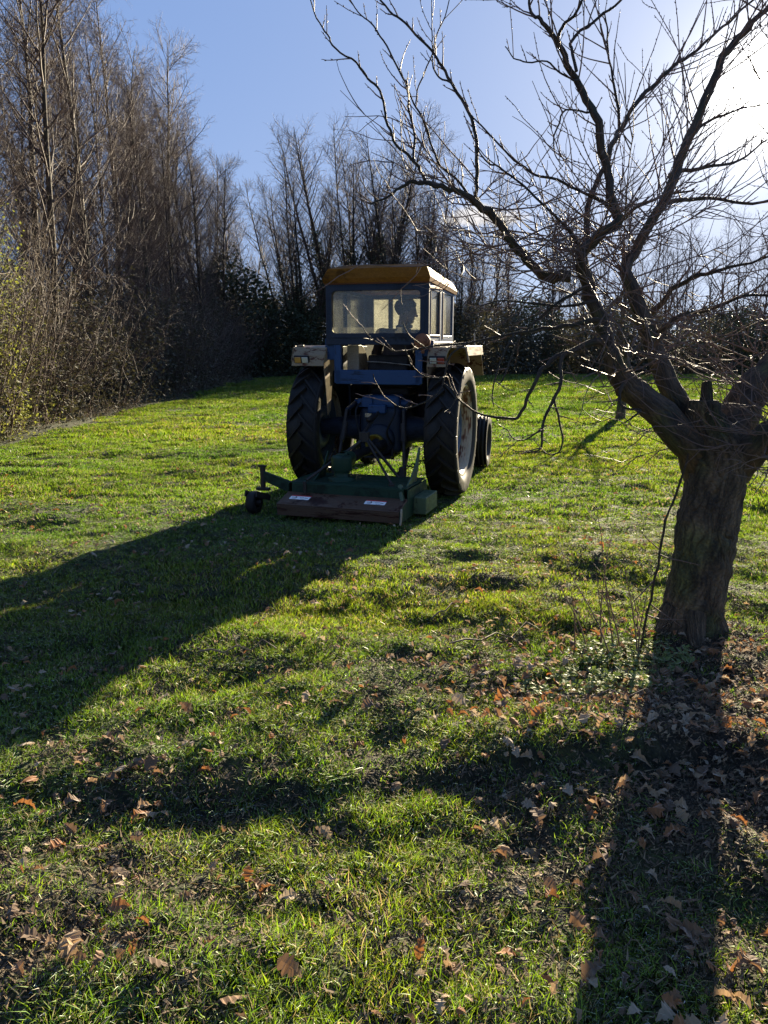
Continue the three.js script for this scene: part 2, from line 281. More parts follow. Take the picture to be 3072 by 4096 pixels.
{
  const r = rngOf(77), spots = [];
  for (let tries = 0; tries < 75000; tries++) {
    const d = 1 + 17 * Math.pow(r(), 1.5), x = (r() * 2 - 1) * (0.52 * d + 1.2), z = -d;
    if (r() > litterHere(x, z, r)) continue;
    spots.push({ x, z, s: 0.024 + 0.05 * r() * r() + 0.012 * r() , a: r() * 6.283, tx: (r() - 0.5) * 1.3, tz: (r() - 0.5) * 1.3, g: Math.floor(r() * 9), m: Math.floor(r() * 5), d });
  }
  const inFrame = (s) => Math.abs(s.x) < 0.47 * (s.d + 0.35) && s.d > 1.55;
  spots.sort((a, b) => (inFrame(b) - inFrame(a)) || (b.s / b.d - a.s / a.d));
  const tone = ['brown', 'tan', 'orange-brown', 'dark brown', 'pale buff'], curl = ['slightly cupped', 'curled', 'cupped', 'tightly curled', 'flat', 'rolled', 'arched', 'rolled up', 'twisted'];
  const Q = new THREE.Quaternion(), E = new THREE.Euler(), M = new THREE.Matrix4();
  const place = (s) => { E.set(s.tx, s.a, s.tz, 'YXZ'); Q.setFromEuler(E); return V(s.x, ground(s.x, s.z) + 0.01 + 0.2 * s.s * Math.abs(s.tx) + 0.018 * turf(s.x, s.z), s.z); };
  const rigShade = (s) => s.x < -0.2 && s.x < 0.30 + (s.z + 6.5) * -0.55 && s.x > -1.35 + (s.z + 7.6) * -0.48;
  spots.slice(0, 260).forEach((s) => {
    const o = new THREE.Mesh(leafGeo[s.g], leafMats[s.m]); o.position.copy(place(s)); o.quaternion.copy(Q); o.scale.setScalar(s.s * 1.2); o.castShadow = o.receiveShadow = true;
    const where = rigShade(s) ? 'in the tractor shadow' : Math.hypot(s.x - TREE.x, s.z - TREE.z) < 1.3 ? 'round the near tree' : s.d < 2.3 ? 'low in the picture' : s.d < 3.6 ? 'on the near grass' : 'on the lawn behind the mower';
    top(o, 'fallen_leaf', `${curl[s.g]} ${tone[s.m]} dead oak leaf ${where}`, 'leaf', 'dead leaves fallen on the grass');
  });
  const rest = spots.slice(260), g = new THREE.Group(), bins = litterGeo.map(() => leafMats.map(() => []));
  rest.forEach((s) => bins[s.g % 5][s.m].push(s));
  bins.forEach((row, a) => row.forEach((l, b) => {
    if (!l.length) return;
    const im = new THREE.InstancedMesh(litterGeo[a], leafMats[b], l.length); im.name = 'leaf_litter'; im.userData.kind = 'stuff';
    l.forEach((s, k) => { const p = place(s); M.compose(p, Q, V(s.s, s.s, s.s)); im.setMatrixAt(k, M); }); im.castShadow = im.receiveShadow = true; g.add(im);
  }));
  top(g, 'leaf_litter', 'thin litter of small dead leaves between the grass', 'leaf litter', null, 'stuff');
}

// ---------------------------------------------------------------- bark and foliage
const barkMat = (c, extra = {}) => new THREE.MeshStandardMaterial({ color: lin(...c), map: barkTex, bumpMap: barkBump, bumpScale: 0.006, roughness: 0.8, ...extra });
const M_trunk = barkMat([0.10, 0.08, 0.06]), M_pole = barkMat([0.09, 0.07, 0.055]), M_twig = new THREE.MeshStandardMaterial({ color: lin(0.07, 0.046, 0.036), roughness: 0.7 }), M_twigPale = new THREE.MeshStandardMaterial({ color: lin(0.14, 0.1, 0.06), roughness: 0.7 });
const leafy = (c, t = 0.4) => new THREE.MeshPhysicalMaterial({ color: lin(...c), roughness: 1, transmission: t, thickness: 0, side: THREE.DoubleSide, clearcoat: 0.15, clearcoatRoughness: 0.4 });
const M_flush = leafy([0.26, 0.28, 0.045], 0.5), M_ivy = leafy([0.035, 0.06, 0.02], 0.15), M_yew = leafy([0.03, 0.042, 0.016], 0.12), M_bramble = leafy([0.06, 0.055, 0.024], 0.3), M_dry = leafy([0.2, 0.135, 0.075], 0.3);

// a shoot that bends upwards as it grows; returns its path
function shoot(r, p, dir, len, r0, r1, segs, up, wob) {
  const out = [[p[0], p[1], p[2], r0]]; let [x, y, z] = p, [a, b, c] = dir;
  for (let k = 1; k <= segs; k++) {
    a += (r() - 0.5) * wob; b += (r() - 0.5) * wob + up; c += (r() - 0.5) * wob; const l = Math.hypot(a, b, c) || 1; a /= l; b /= l; c /= l;
    x += a * len / segs; y += b * len / segs; z += c * len / segs; out.push([x, y, z, lerp(r0, r1, k / segs)]);
  }
  return out;
}
const along = (path, t) => { const f = clamp(t, 0, 0.9999) * (path.length - 1), k = Math.floor(f), u = f - k; return path[k].map((v, m) => lerp(v, path[k + 1][m], u)); };
const dirAt = (path, t) => { const k = Math.min(path.length - 2, Math.floor(clamp(t) * (path.length - 1))), a = path[k], b = path[k + 1], l = Math.hypot(b[0] - a[0], b[1] - a[1], b[2] - a[2]) || 1; return [(b[0] - a[0]) / l, (b[1] - a[1]) / l, (b[2] - a[2]) / l]; };
function sideDir(r, d, ang, az = r() * 6.283) {  // a direction that leaves d by an angle
  const n = Math.abs(d[1]) < 0.9 ? [0, 1, 0] : [1, 0, 0], u = [n[1] * d[2] - n[2] * d[1], n[2] * d[0] - n[0] * d[2], n[0] * d[1] - n[1] * d[0]], ul = Math.hypot(...u), e = u.map((k) => k / ul), f = [d[1] * e[2] - d[2] * e[1], d[2] * e[0] - d[0] * e[2], d[0] * e[1] - d[1] * e[0]];
  const s = Math.sin(ang), c = Math.cos(ang); return [0, 1, 2].map((k) => d[k] * c + (e[k] * Math.cos(az) + f[k] * Math.sin(az)) * s);
}
// bare twigs on a path: two orders, the last ones single spikes
function twigs(mb, r, path, { n, len, rad, ang = 0.85, from = 0.15, spikes = 5, up = 0.05, spikeLen = 0.4 }) {
  for (let k = 0; k < n; k++) {
    const t = from + (1 - from) * (k + r()) / n, p = along(path, t), L = len * (0.5 + r()) * (1.15 - 0.6 * t), q = shoot(r, p, sideDir(r, dirAt(path, t), ang * (0.7 + 0.6 * r())), L, Math.min(rad, p[3] * 0.8), rad * 0.35, 3, up, 0.28);
    q.push([q[3][0] + (q[3][0] - q[2][0]) * 0.5, q[3][1] + (q[3][1] - q[2][1]) * 0.5, q[3][2] + (q[3][2] - q[2][2]) * 0.5, 0]);
    mb.tube(q, 3, { cap: false });
    for (let s = 0; s < spikes; s++) { const tt = 0.2 + 0.75 * (s + r()) / spikes, o = along(q, tt), d = sideDir(r, dirAt(q, tt), 0.6 + 0.3 * r()), l = L * spikeLen * (0.5 + r()); mb.tube([[o[0], o[1], o[2], rad * 0.5], [o[0] + d[0] * l * 0.6, o[1] + d[1] * l * 0.6 + 0.02 * l, o[2] + d[2] * l * 0.6, rad * 0.34], [o[0] + d[0] * l, o[1] + d[1] * l + 0.12 * l, o[2] + d[2] * l, 0]], 3, { cap: false }); }
  }
}
// a slim bare tree: one or several stems, ascending branches, fine twigs
function bareTree(seed, { h, r0, stems = 1, fan = 0.1, start = 0.25, nb = 34, bl = 0.26, ang = 0.75, tw = 9, spikes = 5, ivy = 0, up = 0.05 }) {
  const r = rngOf(seed), T = new MB(), C = new MB(), I = new MB();
  for (let s = 0; s < stems; s++) {
    const az = (s + r() * 0.7) / stems * 6.283, f = stems > 1 ? fan * (0.35 + r()) : fan * (r() - 0.5), H = h * (stems > 1 ? 0.72 + 0.32 * r() : 1), R = r0 * (stems > 1 ? 0.6 + 0.5 * r() : 1);
    const stem = shoot(r, [stems > 1 ? Math.cos(az) * 0.25 : 0, -0.12, stems > 1 ? Math.sin(az) * 0.25 : 0], [Math.cos(az) * f, 1, Math.sin(az) * f], H, R, 0.012, 11, 0.05, 0.11);
    stem[0][3] = R * 1.25; T.tube(stem, 7, { rough: 0.08, seed: seed + s });
    const n = Math.round(nb / Math.sqrt(stems));
    for (let k = 0; k < n; k++) {
      const t = start + (0.97 - start) * Math.pow((k + r()) / n, 0.85), p = along(stem, t), L = h * bl * (0.45 + 0.75 * r()) * (1.12 - 0.75 * t), b = shoot(r, p, sideDir(r, dirAt(stem, t), ang * (0.75 + 0.5 * r())), L, Math.min(0.03, p[3] * 0.62), 0.006, 5, up, 0.2);
      C.tube(b, 4, { cap: false }); twigs(C, r, b, { n: tw, len: 0.3 + L * 0.22, rad: 0.007, spikes });
    }
    twigs(C, r, stem.slice(-4), { n: 8, len: 0.7, rad: 0.007, spikes });
    if (ivy) for (let k = 0; k < ivy; k++) { const t = Math.pow(r(), 0.8) * 0.62, p = along(stem, t), a = r() * 6.283, q = p[3] + (0.06 + 0.34 * r() * r()) * (1 - 0.5 * t) , o = [p[0] + Math.cos(a) * q, p[1] + (r() - 0.5) * 0.2, p[2] + Math.sin(a) * q], l = 0.07 + 0.05 * r(), da = a + (r() - 0.5) * 2; I.leaf(o, [Math.cos(da) * l, -l * r() * 0.8, Math.sin(da) * l], [-Math.sin(da) * l * 0.5, (r() - 0.5) * l * 0.4, Math.cos(da) * l * 0.5]); }
  }
  return { T: T.build(), C: C.build(), I: I.empty ? null : I.build() };
}
const nth = (n) => ['first', 'second', 'third', 'fourth', 'fifth', 'sixth', 'seventh', 'eighth', 'ninth', 'tenth', 'eleventh', 'twelfth', 'thirteenth', 'fourteenth', 'fifteenth', 'sixteenth', 'seventeenth', 'eighteenth', 'nineteenth'][n] ?? (n < 29 ? 'twenty-' : 'thirty-') + ['first', 'second', 'third', 'fourth', 'fifth', 'sixth', 'seventh', 'eighth', 'ninth'][(n - 20) % 10] ;
const ord = (n) => n === 19 ? 'twentieth' : n === 29 ? 'thirtieth' : nth(n);
function treeThing(name, v, mats, pos, turn, scale, label, group, category = 'tree') {
  const g = new THREE.Group(); part(g, 'trunk', v.T, mats[0]); part(g, 'crown', v.C, mats[1]); if (v.I) part(g, 'ivy', v.I, M_ivy, 'dark ivy climbing the stems');
  g.position.set(pos[0], pos[1] ?? 0, pos[2]); g.rotation.y = turn; g.scale.set(scale, scale * (pos[3] ?? 1), scale); return top(g, name, label, category, group);
}

// ---------------------------------------------------------------- the wood along the left edge: rows of slim bare trees
{
  const kinds = [1, 2, 3, 4, 5].map((k) => bareTree(1000 + k, { h: 13, r0: 0.08 + 0.012 * k, nb: 54, bl: 0.27, tw: 15, spikes: 7, start: 0.12, ang: 0.5 + 0.06 * k, up: 0.05 }));
  const r = rngOf(5001);
  const rows = [[-8.2, -6, -48, 1.75], [-10.0, -5, -50, 2.1], [-12.4, -9, -54, 2.6], [-15.5, -14, -56, 3.6]];
  const near = ['slim bare tree in the front row of the left wood', 'slim bare tree in the second row of the left wood', 'slim bare tree deep inside the left wood', 'slim bare tree at the back of the left wood'];
  rows.forEach(([x0, z0, z1, step], row) => { let n = 0;
    for (let z = z0; z > z1; z -= step * (0.7 + 0.6 * r())) {
      const x = x0 + (r() - 0.5) * 1.3, v = kinds[Math.floor(r() * 5)], h = 0.80 + 0.22 * r() + (row === 0 ? -0.06 : 0) - 0.14 * sstep(-34, -48, z);
      treeThing('woodland_tree', v, [r() < 0.5 ? M_trunk : M_pole, M_twig], [x, 0, z, 0.95 + 0.15 * r()], r() * 6.283, h, row < 2 ? `${near[row]}, ${ord(n)} from the near end` : near[row], `bare trees, row ${['one', 'two', 'three', 'four'][row]} of the left wood`);
      n++;
    }
  });
}
// ---------------------------------------------------------------- the clump of many-stemmed ivied trees behind the tractor
{
  const fan = [1, 2, 3].map((k) => bareTree(1100 + k, { h: 12.3, r0: 0.14, stems: 13, fan: 0.36, start: 0.18, nb: 120, bl: 0.24, tw: 12, spikes: 5, ang: 0.72, ivy: 900, up: 0.05 }));
  const at = [[-4.4, -43, 0, 0.9, 'left of the ivied trees behind the tractor'], [-1.6, -43.5, 1, 1.12, 'tallest of the ivied trees behind the tractor'], [1.3, -43.5, 2, 1.0, 'ivied tree standing behind the tractor cab'], [4.2, -46, 0, 0.72, 'right of the ivied trees behind the tractor']];
  at.forEach(([x, z, k, s, w], n) => treeThing('ivied_tree', fan[k], [M_pole, M_twig], [x, 0, z], 1.3 + n * 2.1, s, `bare many-stemmed tree, the ${w}`.replace('the ivied', 'an ivied'), 'ivied trees beyond the lawn'));
}
// ---------------------------------------------------------------- thin poles beyond the lawn on the right
{
  const poles = [1, 2, 3, 4].map((k) => bareTree(1200 + k, { h: 10, r0: 0.08, nb: 30, bl: 0.26, tw: 8, spikes: 5, start: 0.2, ang: 0.7, up: 0.06 }));
  const r = rngOf(5003); let nr = 0, nl = 0;
  for (let k = 0; k < 64; k++) {
    const t = k / 64, z = -45 - 17 * r(), x = 5 + t * 34 + (r() - 0.5) * 1.5;
    const right = x > 17;
    treeThing('pole_tree', poles[k % 4], [M_pole, M_twig], [x, 0, z, 0.9 + 0.3 * r()], r() * 6.283, 0.74 + 0.32 * r(), `${ord(right ? nr++ : nl++)} thin bare tree ${right ? 'beyond the lawn behind the fruit tree' : 'beyond the lawn right of the tractor'}, counted rightwards`, right ? 'thin trees behind the fruit tree' : 'thin trees right of the tractor');
  }
}
// ---------------------------------------------------------------- shrubs and thicket
function shrub(seed, { w, h, canes = 26, tw = 7, spikes = 4, leaves = 0, size = 0.06, shell = 0.35, arch = 0.5, rad = 0.012 }) {
  const r = rngOf(seed), S = new MB(), F = new MB();
  for (let k = 0; k < canes; k++) {
    const a = r() * 6.283, q = Math.sqrt(r()) * w * 0.35, f = arch * (0.3 + r()), b = shoot(r, [Math.cos(a) * q, -0.06, Math.sin(a) * q], [Math.cos(a) * f, 1, Math.sin(a) * f], h * (0.6 + 0.55 * r()), rad * (0.7 + 0.8 * r()), 0.004, 6, -0.05 * arch, 0.3);
    S.tube(b, 4, { cap: false }); twigs(S, r, b, { n: tw, len: 0.5, rad: 0.006, spikes, up: 0.03, ang: 0.9 });
  }
  for (let k = 0; k < leaves; k++) {
    const a = r() * 6.283, u = r() * 1.05 - 0.05, q = Math.sqrt(Math.max(0, 1 - u * u)), s = 1 - shell * r() * r(), bump = 1 + 0.22 * vn(Math.cos(a) * 2 + 7, u * 3 + Math.sin(a) * 2, seed);
    const o = [Math.cos(a) * q * w * 0.5 * s * bump, Math.max(0.02, u * h * s * bump), Math.sin(a) * q * w * 0.5 * s * bump], l = size * (0.6 + 0.8 * r()), th = r() * 6.283, ph = (r() - 0.5) * 2.2;
    F.leaf(o, [Math.cos(th) * Math.cos(ph) * l, Math.sin(ph) * l, Math.sin(th) * Math.cos(ph) * l], [-Math.sin(th) * l * 0.45, (r() - 0.5) * l * 0.5, Math.cos(th) * l * 0.45]);
  }
  return { S: S.build(), F: F.empty ? null : F.build() };
}
function shrubThing(name, v, stemMat, leafMat, x, z, turn, sx, sy, label, group, category = 'shrub') {
  const g = new THREE.Group(); part(g, 'stems', v.S, stemMat); if (v.F) part(g, 'foliage', v.F, leafMat);
  g.position.set(x, ground(x, z) * (Math.abs(z) < 30 ? 1 : 0), z); g.rotation.y = turn; g.scale.set(sx, sy, sx); return top(g, name, label, category, group);
}
{
  const r = rngOf(5010);
  const thicket = [1, 2, 3].map((k) => shrub(1300 + k, { w: 2.6, h: 3.4, canes: 34, tw: 9, spikes: 5, leaves: 2600, size: 0.075, shell: 1.0, arch: 0.35 }));
  for (let z = -9.5, n = 0; z > -46; z -= 1.25 + 0.5 * r(), n++) for (const off of [0, -1.9]) {
    const x = -7.6 + off + (r() - 0.5) * 0.5 + 1.2 * sstep(-38, -46, z);
    shrubThing('thicket_shrub', thicket[n % 3], M_twig, M_bramble, x, z + (r() - 0.5), r() * 6.283, 1 + 0.2 * r(), 0.85 + 0.3 * r(), off ? 'dark tangled shrub behind the front of the left hedge' : `${ord(n)} dark tangled shrub along the left lawn edge from the near end`, off ? 'inner shrubs of the left hedge' : 'front shrubs of the left hedge');
  }
  // leafing hawthorns at the near end
  const haw = [1, 2].map((k) => shrub(1350 + k, { w: 2.2, h: 4.3, canes: 30, tw: 10, spikes: 5, leaves: 5600, size: 0.06, shell: 1.0, arch: 0.3 }));
  [[-6.8, -9.2, 1.0, 1.0, 'yellow-green leafing shrub at the left edge of the picture'], [-7.3, -11.4, 1.0, 0.95, 'yellow-green leafing shrub, second from the left edge'], [-7.2, -13.6, 0.85, 0.85, 'sparsely leafing shrub beside the yellow-green ones'], [-8.6, -8.6, 1.15, 1.2, 'tall leafing shrub behind the leftmost one'], [-7.9, -15.9, 0.95, 1.0, 'leafing shrub farthest along the left hedge']].forEach(([x, z, s, y, l], n) => shrubThing('leafing_shrub', haw[n % 2], M_twigPale, M_flush, x, z, n * 1.7, s, y, l, 'shrubs coming into leaf'));
  // evergreen mass and the hedge across the back
  const yew = [1, 2].map((k) => shrub(1400 + k, { w: 5.2, h: 5.4, canes: 12, tw: 4, spikes: 2, leaves: 9000, size: 0.16, shell: 0.5, arch: 0.4, rad: 0.04 }));
  [[-7.6, -40.5, 1.05, 1.08, 'rounded dark evergreen where the wood meets the back hedge'], [-5.0, -40.8, 0.8, 0.72, 'low dark evergreen in front of the ivied trees'], [-10.5, -44, 1.1, 0.9, 'dark evergreen half hidden behind the rounded one']].forEach(([x, z, s, y, l], n) => shrubThing('evergreen_shrub', yew[n % 2], M_pole, M_yew, x, z, n * 2.2, s, y, l, 'dark evergreens at the back of the lawn'));
  const hedge = [1, 2, 3].map((k) => shrub(1450 + k, { w: 3.6, h: 3.2, canes: 26, tw: 7, spikes: 4, leaves: 4200, size: 0.12, shell: 0.8, arch: 0.4, rad: 0.016 }));
  for (let x = -3.4, n = 0; x < 36; x += 1.7 + 0.7 * r(), n++) shrubThing('hedge_shrub', hedge[n % 3], M_twig, n % 3 ? M_bramble : M_yew, x, -42.4 - 1.2 * r() - 0.05 * Math.max(0, x - 8), r() * 6.283, 1 + 0.25 * r(), 0.8 + 0.35 * r(), `${ord(n)} dark shrub of the back hedge, counted rightwards from the evergreens`, 'shrubs of the back hedge');
  for (let x = -14, n = 0; x < 60; x += 4.2, n++) shrubThing('far_shrub', yew[n % 2], M_pole, n % 3 ? M_bramble : M_yew, x + r(), -56 - 8 * r(), r() * 6.283, 1.2, 0.75 + 0.3 * r(), 'far shrub behind the back hedge', 'far shrubs behind the back hedge');
}
// ---------------------------------------------------------------- dry stems at the foot of the left hedge
{
  const r = rngOf(5020), m = new MB(), g = new MB();
  for (let k = 0; k < 1500; k++) {
    const z = -7.5 - 34 * Math.pow(r(), 1.4), x = -6.45 - 0.8 * r() + 0.3 * vn(z * 0.7, 1, 95), a = r() * 6.283, f = 0.2 + r() * 0.8, big = r() < 0.08;
    const q = shoot(r, [x, ground(x, z) - 0.02, z], [Math.cos(a) * f, 1, Math.sin(a) * f], big ? 0.7 + 1.1 * r() : 0.15 + 0.4 * r(), big ? 0.007 : 0.004, 0.002, 4, -0.12, 0.3); (k % 5 ? m : g).tube(q, 3, { cap: false });
  }
  const o = new THREE.Group(); const a = part(o, 'dry_stems', m.build(), M_dry); const b = part(o, 'brambles', g.build(), M_twigPale); a.userData.kind = b.userData.kind = 'stuff';
  top(o, 'dry_stems', 'dry stems and dead grass fringing the foot of the left hedge', 'dry grass', null, 'stuff');
}
// ---------------------------------------------------------------- stump of a cut tree on the lawn
{
  const r = rngOf(5030), T = new MB(); const base = [5.16, 0, -16.82];
  T.tube(smoothPath([[0, -0.1, 0, 0.125], [0, 0.1, 0, 0.105], [0.01, 0.5, 0, 0.095], [0.02, 1.0, 0.01, 0.09], [0.03, 1.34, 0.0, 0.088]], 4), 12, { rough: 0.06, seed: 4 });
  const g = new THREE.Group(); part(g, 'trunk', T.build(), barkMat([0.2, 0.17, 0.13]));
  const C = new MB(); for (let k = 0; k < 7; k++) { const a = k * 0.9 + r(), b = shoot(r, [0.02, 1.28, 0], [Math.cos(a) * 0.8, 0.8, Math.sin(a) * 0.8], 1.1 + r(), 0.03, 0.006, 6, 0.06, 0.25); C.tube(b, 5, { cap: false }); twigs(C, r, b, { n: 8, len: 0.4, rad: 0.005, spikes: 3 }); }
  part(g, 'crown', C.build(), M_twig); g.position.set(...base); top(g, 'young_fruit_tree', 'small bare tree with straight grey trunk on the lawn, left of the old trunk', 'tree');
}

// ---------------------------------------------------------------- the tractor: x right, y up, forward -z; origin on the ground under the rear axle
const paint = (c, rough = 0.5, tex = wearTex, extra = {}) => new THREE.MeshPhysicalMaterial({ color: lin(...c), map: tex, roughness: rough, roughnessMap: roughTex, specularIntensity: 0.45, ...extra });
const M = {
  blue: paint([0.03, 0.09, 0.24], 0.55), blueDark: paint([0.03, 0.045, 0.08], 0.65), roof: paint([0.31, 0.125, 0.017], 1, wearTex, { specularIntensity: 0.15 }), cream: paint([0.33, 0.285, 0.225], 0.6, rustTex), creamIn: paint([0.5, 0.45, 0.37], 0.55), rust: paint([0.34, 0.14, 0.07], 0.8),
  rubber: paint([0.028, 0.026, 0.025], 0.8), mud: paint([0.10, 0.075, 0.055], 0.95), rim: paint([0.42, 0.42, 0.40], 0.5, rustTex), rimBlue: paint([0.10, 0.16, 0.26], 0.55), iron: paint([0.06, 0.055, 0.055], 0.6, wearTex, { metalness: 0.3 }), greasy: paint([0.045, 0.042, 0.045], 0.45),
  green: paint([0.02, 0.062, 0.04], 0.65), greenPale: paint([0.11, 0.17, 0.11], 0.65), deck: paint([0.11, 0.075, 0.062], 0.75, rustTex), yellow: paint([0.40, 0.30, 0.04], 0.6), dark: paint([0.02, 0.02, 0.022], 0.6), seat: paint([0.03, 0.028, 0.03], 0.8), steel: paint([0.55, 0.53, 0.5], 0.35, wearTex, { metalness: 0.8 }),
  glass: new THREE.MeshPhysicalMaterial({ color: lin(0.80, 0.80, 0.74), roughness: 0.2, transmission: 0.96, thickness: 0, map: noiseTexture(256, (u, v) => { const w = 0.93 + 0.05 * tiled(u, v, 10, 71) + 0.09 * tiled(u, v, 80, 72); return [w, w, w]; }, true) }),
  screen: new THREE.MeshPhysicalMaterial({ color: lin(0.8, 0.8, 0.74), roughness: 0.44, transmission: 0.93, thickness: 0 }),
  lensRed: new THREE.MeshPhysicalMaterial({ color: lin(0.30, 0.05, 0.03), roughness: 0.35, clearcoat: 0.6 }), lensClear: new THREE.MeshPhysicalMaterial({ color: lin(0.42, 0.42, 0.36), roughness: 0.35, clearcoat: 0.6 }), amber: new THREE.MeshPhysicalMaterial({ color: lin(0.45, 0.22, 0.05), roughness: 0.35, clearcoat: 0.6 }),
};
const bx = (w, h, d, x, y, z, rx = 0, ry = 0, rz = 0, bev = 0.006) => { const g = new RoundedBoxGeometry(w, h, d, 2, Math.min(bev, w / 3, h / 3, d / 3)); g.rotateX(rx); g.rotateY(ry); g.rotateZ(rz); g.translate(x, y, z); return g; };
const rod = (a, b, r0, r1 = r0, s = 14) => new MB().tube([[...a, r0], [...b, r1]], s, {}).build();
const rods = (pts, r0, s = 10, per = 4) => new MB().tube(smoothPath(pts.map((p) => [...p, r0]), per), s, {}).build();
const lathe = (prof, ax, x, y, z, n = 40) => { const g = new THREE.LatheGeometry(prof.map(([r, t]) => new THREE.Vector2(r, t)), n); if (ax === 'x') g.rotateZ(-Math.PI / 2); if (ax === 'z') g.rotateX(Math.PI / 2); g.translate(x, y, z); return g; };
// a plate cut from an outline in (z, y) and given a thickness along x
function plateZY(pts, x0, x1, bev = 0.003) { const s = new THREE.Shape(pts.map(([z, y]) => new THREE.Vector2(-z, y))); const g = new THREE.ExtrudeGeometry(s, { depth: Math.abs(x1 - x0) - 2 * bev, bevelEnabled: true, bevelThickness: bev, bevelSize: bev, bevelSegments: 1, curveSegments: 6 }); g.rotateY(Math.PI / 2); g.translate(Math.min(x0, x1) + bev, 0, 0); return g; }
// a plate in (x, y) with holes, thickness along z, z0 its front face
function plateXY(pts, holes, z0, th, bev = 0.003) { const s = new THREE.Shape(pts.map((p) => new THREE.Vector2(...p))); for (const h of holes) s.holes.push(h); const g = new THREE.ExtrudeGeometry(s, { depth: th - 2 * bev, bevelEnabled: true, bevelThickness: bev, bevelSize: bev, bevelSegments: 1, curveSegments: 6 }); g.translate(0, 0, z0 + bev); return g; }
function roundRect(x0, y0, x1, y1, r, K = THREE.Path) { const p = new K(); p.moveTo(x0 + r, y0); p.lineTo(x1 - r, y0); p.quadraticCurveTo(x1, y0, x1, y0 + r); p.lineTo(x1, y1 - r); p.quadraticCurveTo(x1, y1, x1 - r, y1); p.lineTo(x0 + r, y1); p.quadraticCurveTo(x0, y1, x0, y1 - r); p.lineTo(x0, y0 + r); p.quadraticCurveTo(x0, y0, x0 + r, y0); return p; }
const tractor = new THREE.Group(); tractor.position.set(RIG.x, 0, RIG.z); tractor.rotation.y = -RIG.yaw;
const group = (parent, name) => { const g = new THREE.Group(); g.name = name; parent.add(g); return g; };
{
  // wheels
  const tyreProfile = (R, w, rim) => [[rim, -w * 0.36], [rim + (R - rim) * 0.25, -w * 0.47], [rim + (R - rim) * 0.55, -w * 0.5], [rim + (R - rim) * 0.82, -w * 0.46], [R - 0.055, -w * 0.36], [R - 0.048, 0], [R - 0.055, w * 0.36], [rim + (R - rim) * 0.82, w * 0.46], [rim + (R - rim) * 0.55, w * 0.5], [rim + (R - rim) * 0.25, w * 0.47], [rim, w * 0.36], [rim - 0.02, w * 0.3], [rim - 0.02, -w * 0.3], [rim, -w * 0.36]];
  const smoothProf = (p) => { const c = new THREE.CatmullRomCurve3(p.map(([a, b]) => V(a, b, 0))); return c.getPoints(p.length * 3).map((v) => [v.x, v.y]); };
  // one slanting tread bar on a tyre of radius R, running from the middle out to the shoulder; s is the side
  const lugGeo = (R, w, hgt, th, s) => { const m = new MB(), N = 5; const ring = []; for (let k = 0; k <= N; k++) { const t = k / N, x = s * lerp(-0.015, w * 0.5, t), ang = lerp(0, 0.30, t), drop = 0.055 * Math.pow(t, 3), R0 = R - 0.065 - drop, R1 = R - drop * 1.1, half = th / R * lerp(0.8, 1.1, t); ring.push([[x, ang - half, R0], [x, ang - half * 0.8, R1], [x, ang + half * 0.8, R1], [x, ang + half, R0]].map(([X, a, q]) => [X, Math.cos(a) * q, Math.sin(a) * q])); }
    for (let k = 0; k < N; k++) for (let e = 0; e < 3; e++) { const A = ring[k][e], B = ring[k][e + 1], C = ring[k + 1][e], D = ring[k + 1][e + 1]; s > 0 ? m.tri(A, B, C).tri(B, D, C) : m.tri(A, C, B).tri(B, C, D); } for (const k of [0, N]) { const [a, b, c, d] = ring[k]; (k > 0) === (s > 0) ? m.tri(a, b, c).tri(a, c, d) : m.tri(a, c, b).tri(a, d, c); } return m.build(); };
  const R = 0.71, Wd = 0.34, lugs = [lugGeo(R, Wd, 0.045, 0.022, -1), lugGeo(R, Wd, 0.045, 0.022, 1)], tyreG = lathe(smoothProf(tyreProfile(R, Wd, 0.47)), 'x', 0, 0, 0, 64);
  const rimG = (s) => lathe([[0.475, -0.12], [0.49, -0.13], [0.49, -0.115], [0.455, -0.10], [0.43, -0.04], [0.43, 0.05], [0.45, 0.10], [0.49, 0.125], [0.495, 0.135], [0.475, 0.14], [0.44, 0.11], [0.415, 0.06], [0.41, 0.0], [0.40, -0.05]].map(([r, t]) => [r, t * s]), 'x', 0, 0, 0, 56);
  const discG = (s) => lathe([[0.405, -0.02], [0.38, 0.0], [0.33, 0.012], [0.29, 0.045], [0.275, 0.055], [0.26, 0.045], [0.235, -0.01], [0.20, -0.02], [0.13, -0.02], [0.12, 0.03], [0.105, 0.06], [0.06, 0.075], [0.0, 0.08]].map(([r, t]) => [r, t * s]), 'x', 0, 0, 0, 48);
  for (const s of [-1, 1]) {
    const w = group(tractor, 'rear_wheel'); w.position.set(s * 0.74, R - 0.012, 0);
    part(w, 'tyre', tyreG, M.rubber, s > 0 ? 'worn tyre, dusty grey on the sunny sidewall' : undefined); part(w, 'rim', rimG(s), M.rim); part(w, 'wheel_disc', discG(s), M.rimBlue);
    for (let k = 0; k < 8; k++) { const a = k / 8 * 6.283 + 0.2, o = part(w, 'bolt', lugBolt(), M.iron); o.position.set(s * 0.0, Math.cos(a) * 0.165, Math.sin(a) * 0.165); o.rotation.z = -s * Math.PI / 2; }
    for (let k = 0; k < 22; k++) for (const side of [0, 1]) { const o = part(w, 'tread_bar', lugs[side], M.rubber); o.rotation.x = (k + side * 0.5) / 22 * 6.283; }
  }
  function lugBolt() { const g = new THREE.CylinderGeometry(0.017, 0.017, 0.045, 6); g.translate(0, 0.01, 0); return g; }
